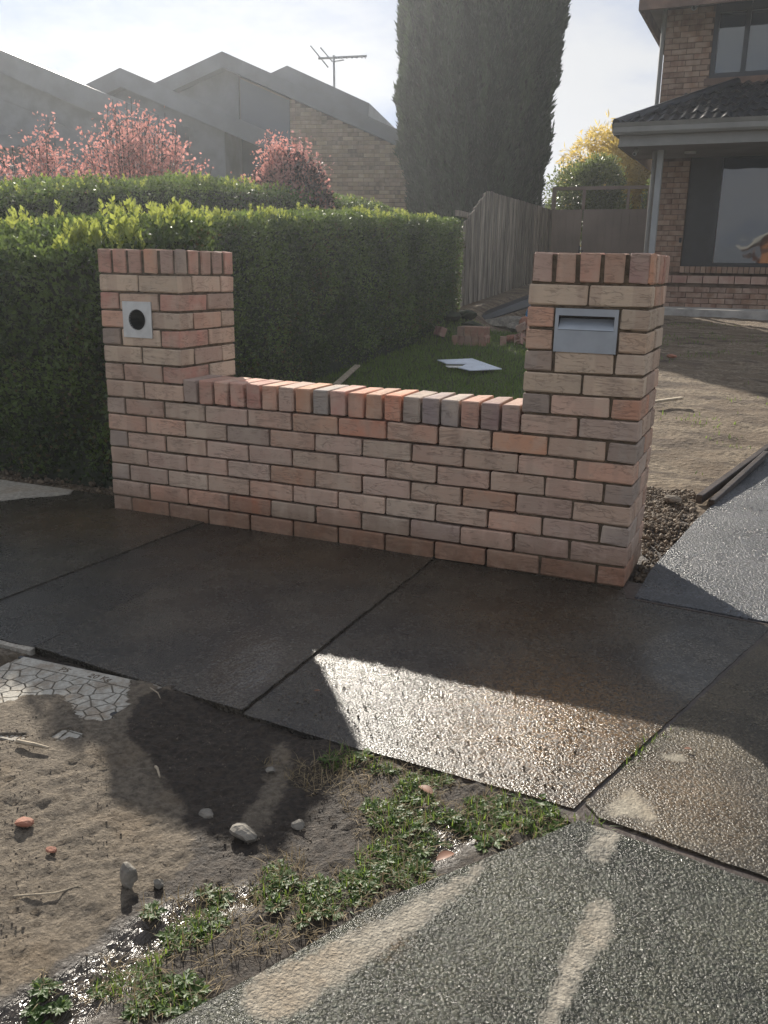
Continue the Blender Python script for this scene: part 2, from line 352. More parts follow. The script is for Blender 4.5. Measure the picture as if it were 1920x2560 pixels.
def fbm(x, y, sc_, o=4, s=0, g=.5):
    r = 0; a = 1
    for k in range(o): r = r + a * vnoise(x * sc_, y * sc_, s + k * 17); sc_ *= 2; a *= g
    return r
def sstep(a, b, x):
    t = np.clip((x - a) / (b - a), 0, 1); return t * t * (3 - 2 * t)
def sd_poly(x, y, poly):
    """signed distance, positive inside"""
    d = np.full(x.shape, 1e9); ins = np.zeros(x.shape, bool); n = len(poly)
    for i in range(n):
        ax, ay = poly[i]; bx, by = poly[(i + 1) % n]; ex, ey = bx - ax, by - ay
        t = np.clip(((x - ax) * ex + (y - ay) * ey) / (ex * ex + ey * ey + 1e-12), 0, 1)
        d = np.minimum(d, np.hypot(x - ax - t * ex, y - ay - t * ey))
        cnd = (ay > y) != (by > y)
        xi = ax + (y - ay) * ex / (ey if abs(ey) > 1e-12 else 1e-12)
        ins ^= cnd & (x < xi)
    return np.where(ins, d, -d)
def sd_chain(x, y, pts):
    d = np.full(x.shape, -1e9)
    for (ax, ay, ra), (bx, by, rb) in zip(pts[:-1], pts[1:]):
        ex, ey = bx - ax, by - ay
        t = np.clip(((x - ax) * ex + (y - ay) * ey) / (ex * ex + ey * ey + 1e-12), 0, 1)
        d = np.maximum(d, ra + (rb - ra) * t - np.hypot(x - ax - t * ex, y - ay - t * ey))
    return d
def terrain(x, y):
    x = np.asarray(x, float); y = np.asarray(y, float)
    t = y - .4; z = .062 * .25 * np.logaddexp(0, t / .25)
    z = np.where(y > 12.5, .062 * 12.1 + (y - 12.5) * .02, z)
    return z + .26 * sstep(-.35, -1.0, x) * sstep(6.2, 8.2, y)
def tz(x, y): return float(terrain(x, y))
def grid_mesh(name, xs, ys, zf, attrs={}, keep=None):
    X, Y = np.meshgrid(xs, ys); Z = zf(X, Y); nx = len(xs); V = np.stack([X, Y, Z], -1).reshape(-1, 3)
    i = np.arange(len(ys) - 1)[:, None] * nx + np.arange(nx - 1)[None]; i = i.ravel()
    if keep is not None:
        xc = (X[:-1, :-1] + X[1:, 1:]) / 2; yc = (Y[:-1, :-1] + Y[1:, 1:]) / 2; i = i[keep(xc, yc).ravel()]
    F = np.concatenate([np.stack([i, i + 1, i + nx + 1], 1), np.stack([i, i + nx + 1, i + nx], 1)])
    at = {k: f(X, Y).ravel() for k, f in attrs.items()}
    me = tri_mesh(name, V, F, at); me.polygons.foreach_set('use_smooth', [True] * len(me.polygons)); return me
def leaves(name, P, D, L, Wd, tone, mat, parent=None, fold=.25, roll=None):
    """diamond leaves: base P, axis D (unit), length L, half width Wd"""
    n = len(P); D = D / np.linalg.norm(D, axis=1, keepdims=True)
    r = rng.normal(size=(n, 3)) if roll is None else roll
    S = np.cross(D, r); S /= np.linalg.norm(S, axis=1, keepdims=True) + 1e-9; Nn = np.cross(S, D)
    L = np.broadcast_to(L, n)[:, None]; Wd = np.broadcast_to(Wd, n)[:, None]
    mid = P + D * L * .5
    V = np.stack([P, mid + S * Wd + Nn * Wd * fold, P + D * L - Nn * L * .08, mid - S * Wd + Nn * Wd * fold], 1).reshape(-1, 3)
    b = np.arange(n)[:, None] * 4; F = np.concatenate([b + np.array([[0, 1, 2]]), b + np.array([[0, 2, 3]])])
    me = tri_mesh(name, V, F, {'tone': np.repeat(np.clip(tone, 0, 1), 4)})
    return link(name, me, mat, parent)
def unit(a): return a / (np.linalg.norm(a, axis=1, keepdims=True) + 1e-9)
# ------------------------------------------------------------------ ground, paths
def nu(a, b, dense0, dense1, step, far):
    l = list(np.arange(dense0, dense1 + 1e-6, step)); s = far; v = dense0
    while v > a: v -= s; s *= 1.5; l.insert(0, v)
    s = far; v = dense1
    while v < b: v += s; s *= 1.5; l.append(v)
    return np.array(l)
me = grid_mesh('ground', nu(-400, 400, -12, 12, 1, 2), nu(-400, 400, -8, 24, 1, 2), lambda x, y: terrain(x, y) - .14 + .05 * fbm(x, y, .3, 3) * (np.abs(y - 6) > 14))
props(link('ground', me, 'ground'), kind='structure')
me = grid_mesh('road', np.linspace(-60, 60, 61), np.linspace(-13, -6.2, 8), lambda x, y: x * 0 - .075)
props(link('road', me, 'asphalt'), kind='structure')
props(MB().box(-60, 60, -6.2, -6.02, -.13, .02).build('kerb', 'porch', bevel=.02), kind='structure')

def slab(name, poly, z0, mat, parent, step=.03, thick=.09, dry=None, tint=None, zf=None, jit=.0025, film=None):
    bm = bmesh.new(); bm.faces.new([bm.verts.new((x, y, 0)) for x, y in poly])
    xs = [p[0] for p in poly]; ys = [p[1] for p in poly]
    for k, (a, b) in enumerate(((min(xs), max(xs)), (min(ys), max(ys)))):
        v = a + step
        while v < b - step * .5:
            no = (1, 0, 0) if k == 0 else (0, 1, 0)
            bmesh.ops.bisect_plane(bm, geom=bm.verts[:] + bm.edges[:] + bm.faces[:], dist=1e-4, plane_co=(v, 0, 0) if k == 0 else (0, v, 0), plane_no=no)
            v += step
    if bm.faces[:][0].normal.z < 0: bmesh.ops.reverse_faces(bm, faces=bm.faces[:])
    bm.normal_update()
    if bm.faces[:][0].normal.z < 0: bmesh.ops.reverse_faces(bm, faces=bm.faces[:])
    bnd = [v for v in bm.verts if v.is_boundary]; bset = set(bnd)
    co = np.array([v.co[:] for v in bm.verts]); X, Y = co[:, 0], co[:, 1]
    jx = fbm(X, Y, 30, 3, 5) * jit * 2; jy = fbm(X, Y, 30, 3, 9) * jit * 2
    Z = z0 + .004 * fbm(X, Y, 3, 3, 2)
    if zf is not None: Z = Z + zf(X, Y)
    for i, v in enumerate(bm.verts):
        b = v in bset
        v.co = (X[i] + (jx[i] if b else 0), Y[i] + (jy[i] if b else 0), Z[i])
    be = [e for e in bm.edges if e.is_boundary]
    r = bmesh.ops.extrude_edge_only(bm, edges=be)
    for g in r['geom']:
        if isinstance(g, bmesh.types.BMVert): g.co.z -= thick
    me = bpy.data.meshes.new(name); bm.to_mesh(me); bm.free()
    co = np.empty(len(me.vertices) * 3); me.vertices.foreach_get('co', co); co = co.reshape(-1, 3)
    for nm, fn in (('dry', dry), ('tint', tint), ('film', film)):
        d = fn(co[:, 0], co[:, 1]) if fn else np.full(len(co), -1. if nm == 'dry' else 0.)
        me.attributes.new(nm, 'FLOAT', 'POINT').data.foreach_set('value', d.astype(np.float32))
    return link(name, me, mat, parent)
fp = props(link('footpath', None), kind='structure')
S1 = [(1.808, .004), (2.625, .004), (2.66, -.115), (3.195, -.168), (2.775, -1.63), (2.1, -1.60), (1.808, -1.575)]
slab('slab', S1, -.003, 'path', fp, film=lambda x, y: np.clip(1 - np.hypot((x - 2.98) / .3, (y + .62) / .42), 0, 1), tint=lambda x, y: np.clip(1.25 - np.hypot((x - 2.62) / .34, (y + 1.22) / .42), 0, 1) ** .8 + .35 * np.clip(1 - np.hypot((x - 2.35) / .5, (y + .55) / .4), 0, 1))
slab('slab', [(.932, .004), (1.799, .004), (1.799, -1.57), (.945, -1.50)], .004, 'path', fp, film=lambda x, y: 1.2 * np.clip(1 - np.hypot((x - 1.62 + (y + 1.25) * .3) / .17, (y + 1.28) / .36), 0, 1), tint=lambda x, y: .25 * np.clip(1 - np.hypot((x - 1.3) / .5, (y + .25) / .3), 0, 1))
slab('asphalt_patch', [(.571, .004), (.929, .004), (.941, -1.50), (.496, -1.49)], .003, 'patch', fp)
slab('slab', [(-6, .20), (-.03, .20), (-.03, .004), (.568, .004), (.493, -1.49), (-6, -1.3)], .008, 'path', fp, step=.06,
     dry=lambda x, y: np.maximum(sd_poly(x, y, [(-1.2, .3), (-.52, .3), (-.40, .1), (-.55, -.05), (-.62, -.16), (-1.4, -.4)]), sd_poly(x, y, [(.62, -1.7), (.62, -1.38), (.2, -1.35), (.2, -1.7)])),
     tint=lambda x, y: .5 * np.clip(1 - np.hypot((x - .0) / .6, (y + .3) / .5), 0, 1))
slab('dry_corner', [(.60, -1.502), (.945, -1.502), (.95, -1.525), (.60, -1.525)], .002, 'path', fp, dry=lambda x, y: x * 0 + .2, thick=.06)
props(MB().prism([(1.7, .1, -.03), (2.7, .1, -.03), (2.7, -.1, -.03), (4.8, -.26, -.03), (4.8, -2.2, -.03), (2.86, -1.72, -.03), (2.70, -1.64, -.03), (1.7, -1.55, -.03)], (0, 0, .023)).build('path_bed', 'wet_timber'), kind='structure')
cro = props(link('driveway_crossing', None), kind='structure')
dr4 = lambda x, y: np.maximum.reduce([sd_chain(x, y, [(2.945, -1.295, .014), (2.985, -1.288, .016)]), sd_poly(x, y, [(2.845, -1.632), (2.862, -1.55), (2.887, -1.495), (2.93, -1.52), (2.965, -1.585), (2.955, -1.625), (2.92, -1.60)]), sd_chain(x, y, [(4.0, -.6, .1), (4.4, -1.2, .2)])])
slab('slab', [(3.208, -.175), (4.8, -.30), (4.8, -1.98), (3.22, -1.705), (2.838, -1.642), (2.80, -1.60)], .0, 'crossing_brown', cro, dry=dr4, tint=lambda x, y: .45 * np.clip(1 - np.hypot((x - 3.0) / .25, (y + 1.45) / .3), 0, 1))
dr5 = lambda x, y: np.maximum.reduce([sd_chain(x, y, [(2.866, -1.690, .024), (2.864, -1.79, .017), (2.868, -1.815, .004)]), sd_chain(x, y, [(2.892, -1.91, .006), (2.905, -1.955, .024), (2.90, -2.04, .027), (2.882, -2.14, .018), (2.874, -2.265, .014), (2.86, -2.5, .022)]),
      sd_chain(x, y, [(2.66, -1.885, .004), (2.605, -2.03, .018), (2.54, -2.185, .030), (2.42, -2.42, .055)])])
slab('slab', [(2.80, -1.672), (3.2, -1.725), (4.8, -2.0), (4.8, -6.0), (1.2, -6.0), (1.75, -3.5), (2.277, -2.555), (2.396, -2.331), (2.492, -2.113), (2.62, -1.93)], -.002, 'crossing', cro, dry=dr5, step=.035,
     tint=lambda x, y: .8 * np.clip(1 - np.hypot((x - 2.53) / .07, (y + 2.22) / .06), 0, 1))
drv = props(link('driveway', None), kind='structure')
slab('slab', [(2.69, -.098), (3.21, -.148), (4.9, -.28), (6.5, 12), (5.2, 10.8), (3.9, 6.2), (3.13, 2.62), (2.815, 1.06), (2.70, .25)], .006, 'aggregate', drv, step=.12, thick=.10, zf=lambda x, y: terrain(x, y) - .004)
# timber strip in the joint between the driveway and the footpath
props(MB().prism([(2.66, -.112, -.02), (3.2, -.165, -.02), (4.9, -.297, -.02), (4.9, -.288, -.02), (3.2, -.152, -.02), (2.665, -.100, -.02)], (0, 0, .017)).build('joint_strip', 'wet_timber'), 'dark wet timber strip in the joint before the driveway', 'timber strip')

# yard behind the wall
LAWN = [(-1.2, 3.3), (1.1, 2.2), (1.9, 3.6), (1.35, 6.2), (.75, 8.2), (-1.2, 8.0)]
def yz(x, y):
    z = terrain(x, y) + .02 * fbm(x, y, 1.2, 3, 3) + .018 * fbm(x, y, 7, 4, 4) + .03 * np.maximum(0, fbm(x, y, 3, 3, 8)) * (x > 1.6)
    z = z - .03 * sstep(.3, .1, sd_poly(x, y, [(2.6, -.5), (2.6, .4), (5, 3), (5, -1)]) * -1)
    return z - .02
def yl(x, y):
    return np.clip(sd_poly(x, y, LAWN) * 1.2, -.5, .5) - .35 * np.exp(-((x + .35 - (y - 4.5) * .25) / .35) ** 2) * (y < 6.2)
me = grid_mesh('yard', np.arange(-3, 6.6, .045), np.concatenate([np.arange(.19, 8, .045), np.arange(8.02, 16, .12)]), yz,
               {'lawn': yl, 'wet': lambda x, y: .25 - np.hypot((x - 2.75) / 1.0, (y - .7) / 2.0) + .35 * fbm(x, y, 4, 3, 6)},
               keep=lambda x, y: (sd_poly(x, y, [(2.80, -.2), (2.80, .3), (2.93, 1.06), (3.25, 2.62), (4.05, 6.2), (5.4, 10.8), (9, 12), (9, -1)]) < 0) & ~((x < 2.6) & (x > .02) & (y < .22)))
props(link('yard', me, 'yard'), kind='structure')

# verge soil
def cover(x, y):   # >0 where earth lies over the pit lid
    return sd_poly(x, y, [(.6, -2.5), (.75, -1.95), (1.143, -1.835), (1.171, -1.765), (1.26, -1.722), (1.351, -1.762), (1.435, -1.805), (1.50, -1.78), (1.49, -1.70), (1.455, -1.655), (1.41, -1.60), (1.37, -1.545), (1.44, -1.53), (1.49, -1.548), (1.58, -1.60), (1.7, -2.5)]) + .02 * fbm(x, y, 18, 4, 31)
LIDP = [(.90, -1.545), (1.50, -1.535), (1.545, -1.60), (1.56, -2.05), (.90, -2.1)]
def vz(x, y):
    z = -.016 + .012 * fbm(x, y, 4, 3, 40) + .009 * fbm(x, y, 14, 4, 41, .6) + .012 * np.abs(fbm(x, y, 34, 3, 43)) + .006 * fbm(x, y, 70, 2, 46)
    z = z - .012 * sstep(0, .06, mudf(x, y))
    li = sd_poly(x, y, LIDP); cv = cover(x, y)
    z = z + .018 * sstep(-.22, -.01, li) * sstep(-1.50, -1.60, y)
    zi = np.where(cv > 0, .0022 + np.minimum(cv, .05) * .09 + .0035 * fbm(x, y, 30, 3, 44), -.05)
    # two windows where the second part of the lid shows through the dirt
    w2 = sd_poly(x, y, [(1.20, -2.01), (1.345, -1.945), (1.36, -1.965), (1.22, -2.04)]); w3 = np.hypot(x - 1.455, y + 1.89) < .035
    zi = np.where((w2 > 0) | (w3 & (fbm(x, y, 25, 3, 50) > -.05)), -.03, zi)
    z = np.where(li > 0, zi, z)
    return z
WET = [(1.50, -1.56), (1.487, -1.639), (1.592, -1.826), (1.70, -1.87), (1.803, -1.94), (1.917, -2.008), (2.012, -2.112), (2.06, -2.19), (2.02, -2.30), (2.03, -2.42), (1.98, -2.62), (1.8, -3.0), (2.3, -3.0), (2.9, -1.7), (2.7, -1.5), (2.0, -1.5)]
def wetf(x, y):
    return np.minimum(np.maximum(sd_poly(x, y, WET), sd_poly(x, y, [(.9, -1.45), (1.6, -1.45), (1.56, -1.56), (1.5, -1.53), (.95, -1.58)])), -sd_chain(x, y, [(1.985, -1.66, .02), (2.06, -1.80, .03), (2.09, -1.9, .03), (2.11, -2.02, .035)]))
def mudf(x, y):
    return np.maximum(sd_chain(x, y, [(2.26, -2.19, .03), (2.13, -2.31, .055), (2.11, -2.42, .065), (2.10, -2.56, .07), (2.0, -2.8, .1)]), sd_chain(x, y, [(2.47, -1.80, .04), (2.56, -1.82, .05), (2.52, -1.93, .04)]))
me = grid_mesh('verge', np.concatenate([np.arange(-6, .6, .12), np.arange(.6, 2.95, .012)]), np.concatenate([np.arange(-6, -2.8, .1), np.arange(-2.8, -1.42, .012)]), vz, {'wet': wetf, 'mud': mudf},
               keep=lambda x, y: sd_poly(x, y, [(2.95, -1.7), (2.62, -2.05), (2.5, -2.25), (2.34, -2.6), (1.9, -3.5), (1.3, -6), (8, -6), (8, -1.7)]) < 0)
props(link('verge', me, 'soil'), kind='structure')

# ------------------------------------------------------------------ brick front wall
def brick_mesh(L, W, H, seed, bev=.0045, jit=.0024):
    r = random.Random(seed); bm = bmesh.new(); bmesh.ops.create_cube(bm, size=1)
    for v in bm.verts: v.co = Vector((v.co.x * L, v.co.y * W, v.co.z * H))
    bmesh.ops.bevel(bm, geom=bm.edges[:], offset=bev, segments=1, affect='EDGES')
    for v in bm.verts: v.co += Vector((r.uniform(-jit, jit), r.uniform(-jit, jit), r.uniform(-jit, jit)))
    me = bpy.data.meshes.new('brick'); bm.to_mesh(me); bm.free(); me.materials.append(M['brick']); return me
_bc = {}
def bmesh_for(L, W, H):
    k = (round(L, 3), round(W, 3), round(H, 3))
    if k not in _bc: _bc[k] = [brick_mesh(L, W, H, hash(k) % 999 + i) for i in range(5)]
    return rnd.choice(_bc[k])
PAL = [((.405, .285, .212), 7), ((.395, .262, .198), 5), ((.365, .255, .20), 4), ((.41, .245, .175), 4), ((.31, .235, .19), 2), ((.385, .295, .225), 4)]
GREY = (.25, .198, .165); ORNG = (.40, .215, .145); TAN = (.42, .32, .235); RED = (.36, .19, .145); MAUVE = (.33, .215, .18)
def pal():
    x = rnd.choices([p[0] for p in PAL], [p[1] for p in PAL])[0]; k = rnd.uniform(1.18, 1.42); return tuple(v * k for v in x)
wall = empty('brick_front_wall', 'low pink and tan brick front wall with a taller square pillar at each end', 'wall')
core = MB().box(.008, .462, .008, .462, -.03, 1.3085).box(.462, 2.168, .008, .222, -.03, .7065).box(2.168, 2.622, .008, .462, -.03, 1.3085)
# leave a pocket for the letterbox and the newspaper tube by building the pillar core in front of them from separate pieces
mortar = core.build('mortar', 'mortar', wall)
def put(x0, x1, y0, y1, z0, z1, col=None, parent=wall):
    o = link('brick', bmesh_for(x1 - x0, y1 - y0, z1 - z0), None, parent, ((x0 + x1) / 2 + rnd.uniform(-.0012, .0012), (y0 + y1) / 2 + rnd.uniform(-.0015, .0012), (z0 + z1) / 2 + rnd.uniform(-.001, .001)))
    o.rotation_euler = (0, rnd.uniform(-.004, .004), rnd.uniform(-.003, .003))
    if rnd.random() < .5: o.rotation_euler.y += 0
    o.color = (*(tuple(v * 1.3 for v in col) if col else pal()), 1); return o
rear = MB()
def zc(c): return (c - 1) * .086, (c - 1) * .086 + .076
over = {(7, 'R'): GREY, (5, 'R'): GREY, (3, 'R'): GREY, (9, 'R'): ORNG, (5, 'L'): GREY, (3, 'L'): GREY, (1, 'R'): (.36, .19, .13), (11, 'L'): GREY, (13, 'L'): RED}
for c in range(1, 8):
    z0, z1 = zc(c); base = c == 1
    def colr(k, n):
        if c == 1: return rnd.choice([(.33, .18, .12), (.28, .15, .095), (.35, .20, .14)])
        if c == 2 and rnd.random() < .3: return rnd.choice([(.34, .15, .09), (.33, .24, .2)])
        if c == 7 and k == 5: return (.43, .20, .13)
        if c in (4, 7) and k in (4, 8): return (.40, .215, .135)
        return None
    if c % 2 == 0:
        for k in range(11): put(k * .24, k * .24 + .23, 0, .11, z0, z1, colr(k, 11))
        for x0 in (0, 2.52): put(x0, x0 + .11, .12, .35, z0, z1)
        put(0, .23, .36, .47, z0, z1); put(2.40, 2.63, .36, .47, z0, z1)
    else:
        put(0, .11, 0, .23, z0, z1, over.get((c, 'L'))); put(2.52, 2.63, 0, .23, z0, z1, over.get((c, 'R')))
        for k in range(10): put(.12 + k * .24, .35 + k * .24, 0, .11, z0, z1, colr(k, 10))
        for x0 in (0, 2.52): put(x0, x0 + .11, .24, .47, z0, z1)
    for k in range(7): rear.box(.48 + k * .24 + (.06 if c % 2 else 0), .70 + k * .24 + (.06 if c % 2 else 0), .12, .23, z0, z1)
rb = rear.build('rear_bricks', 'brick', wall); rb.color = (.38, .26, .2, 1); props(rb, kind='stuff')
for c in range(8, 15):
    z0, z1 = zc(c)
    for side, X in (('L', 0), ('R', 2.16)):
        q = lambda a, b, y0, y1, col=None: put(X + a, X + b, y0, y1, z0, z1, col)
        box = side == 'R' and c in (12, 13)
        lt = TAN if (side == 'R' and c in (10, 14)) or (side == 'L' and c in (14, 10)) else None
        if box:
            q(0, .105, 0, .23, ORNG if c == 13 else (.40, .24, .16)); q(.365, .47, 0, .23, (.36, .28, .21) if c == 13 else (.39, .27, .19))
            q(0, .11, .24, .47); q(.36, .47, .24, .47); q(.12, .35, .36, .47)
        elif c % 2 == 0:
            q(0, .23, 0, .11, lt); q(.24, .47, 0, .11, lt); q(0, .23, .36, .47); q(.24, .47, .36, .47); q(0, .11, .12, .35); q(.36, .47, .12, .35)
        else:
            q(0, .11, 0, .23, GREY if (side, c) in (('R', 11), ('R', 9), ('L', 11)) else over.get((c, 'L') if side == 'L' else 0)); q(.36, .47, 0, .23, over.get((c, side)) if side == 'R' else RED)
            q(0, .11, .24, .47); q(.36, .47, .24, .47); q(.12, .35, 0, .11, TAN if rnd.random() < .6 else None); q(.12, .35, .36, .47)
CAPC = [RED, (.37, .19, .14), (.36, .22, .17), (.38, .20, .13), MAUVE]
for side, X in (('L', 0), ('R', 2.16)):
    o0 = .002 if side == 'L' else .010
    for k in range(5):
        x = X + o0 + k * .0925; col = CAPC[k] if side == 'L' else [MAUVE, (.36, .215, .155), (.37, .175, .125), (.36, .21, .145), (.30, .185, .16)][k]
        put(x, x + .074, 0, .11, 1.204, 1.314, col); put(x, x + .074, .36, .47, 1.204, 1.314)
        y = .001 + k * .0985
        for xs in (X + .4535, X):
            if xs == X and (k in (0, 4)): continue
            put(xs, xs + (.0165 if xs != X else .0165), max(y, .0), min(y + .0755, .4695), 1.204, 1.314, (GREY if k == 0 and side == 'L' else rnd.choice(CAPC)))
cols = [(.27, .20, .17), (.36, .20, .15), (.37, .205, .15), (.35, .17, .13), (.33, .16, .125), (.37, .19, .13), (.34, .23, .18), (.42, .20, .11), (.20, .175, .16), (.36, .20, .16), (.39, .17, .11), (.36, .20, .13), (.40, .17, .105), GREY, (.24, .19, .18), (.215, .18, .165), (.36, .19, .14), (.25, .17, .155), (.29, .19, .16)]
for k in range(19):
    x = .4755 + k * .0889
    put(x, x + .0755, 0, .23, .602, .712, cols[k])

# letterbox in the right-hand pillar, newspaper tube in the left-hand one
lb = empty('letterbox', 'silver grey steel letterbox plate with a wide mail slot set in brick pillar', 'letterbox', (2.16, 0, 0))
LOCAL.add(lb.name)
x0, x1, z0, z1 = .113, .357, .938, 1.106; sx0, sx1, sz0, sz1 = .127, .343, 1.026, 1.079
pl = MB().box(x0, x1, -.004, .008, z0, sz0).box(x0, x1, -.004, .008, sz1, z1).box(x0, sx0, -.0041, .0079, sz0 - .0005, sz1 + .0005).box(sx1, x1, -.0041, .0079, sz0 - .0005, sz1 + .0005)
pl.build('face_plate', 'letterbox', lb)
MB().add([(sx0, -.0065, sz0), (sx1, -.0065, sz0), (sx1, .030, sz0 + .042), (sx0, .030, sz0 + .042), (sx0, -.004, sz0 - .003), (sx1, -.004, sz0 - .003), (sx1, .033, sz0 + .037), (sx0, .033, sz0 + .037)],
         [(0, 1, 2, 3), (4, 7, 6, 5), (0, 4, 5, 1), (1, 5, 6, 2), (2, 6, 7, 3), (3, 7, 4, 0)]).build('flap', 'letterbox', lb)
MB().box(sx0, sx1, .034, .036, sz0, sz1 + .004).box(sx0, sx1, -.003, .036, sz1, sz1 + .002).box(sx0 - .002, sx0, .0, .036, sz0, sz1).box(sx1, sx1 + .002, 0, .036, sz0, sz1).build('slot_lining', 'black_inside', lb)
nh = empty('newspaper_holder', 'square steel plate with a round black newspaper tube set in brick pillar', 'newspaper holder', (.225, 0, .985))
LOCAL.add(nh.name)
def ring_plate(half, r, y0, y1, n=32):
    v = []; f = []
    for y in (y0, y1):
        for k in range(n):
            a = 2 * math.pi * k / n; cx, cz = math.cos(a), math.sin(a); s_ = half / max(abs(cx), abs(cz))
            v += [(cx * r, y, cz * r), (cx * s_, y, cz * s_)]
    for k in range(n):
        a, b = 2 * k, 2 * ((k + 1) % n); o = 2 * n
        f += [(a, b, b + 1, a + 1), (a + o, a + 1 + o, b + 1 + o, b + o), (a, a + o, b + o, b), (a + 1, b + 1, b + 1 + o, a + 1 + o)]
    return v, f
MB().add(*ring_plate(.086, .051, -.006, -.001)).build('face_plate', 'steel', nh)
v = []; n = 32
for y, r in ((-.008, .0515), (-.008, .0495), (.003, .0495)):
    v += [(math.cos(2 * math.pi * k / n) * r, y, math.sin(2 * math.pi * k / n) * r) for k in range(n)]
f = [(i * n + k, i * n + (k + 1) % n, (i + 1) * n + (k + 1) % n, (i + 1) * n + k) for i in range(2) for k in range(n)]
MB().add(v, f).build('tube_rim', 'steel', nh)

v = []; n = 24
for y, r in ((-.004, .0497), (.26, .0497)):
    v += [(math.cos(2 * math.pi * k / n) * r, y, math.sin(2 * math.pi * k / n) * r) for k in range(n)]
MB().add(v, [(k, (k + 1) % n, n + (k + 1) % n, n + k) for k in range(n)] + [tuple(range(n, 2 * n))]).build('tube', 'black_inside', nh)
# cut the pockets for the tube and the letterbox out of the masonry
def carve(objs, cutter):
    for o in objs:
        o.data = o.data.copy()
        md = o.modifiers.new('cut', 'BOOLEAN'); md.operation = 'DIFFERENCE'; md.object = cutter; md.solver = 'EXACT'
    dg = bpy.context.evaluated_depsgraph_get(); dg.update()
    new = [bpy.data.meshes.new_from_object(o.evaluated_get(dg)) for o in objs]
    for o, me in zip(objs, new): o.modifiers.clear(); o.data = me
    bpy.data.objects.remove(cutter)
bpy.context.view_layer.update()
tcut = MB().tube([(.225, -.05, .985), (.225, .27, .985)], .0505, 24).build('cutter', 'mortar')
hit = [o for o in wall.children if o.name.startswith('brick') and o.location.x < .47 and abs(o.location.z - .985) < .13 and o.location.y < .1 and .05 < o.location.x < .40]
carve(hit + [mortar], tcut)
bcut = MB().box(2.16 + sx0 - .002, 2.16 + sx1 + .002, -.05, .06, sz0 - .004, sz1 + .004).build('cutter', 'mortar')
carve([mortar], bcut)
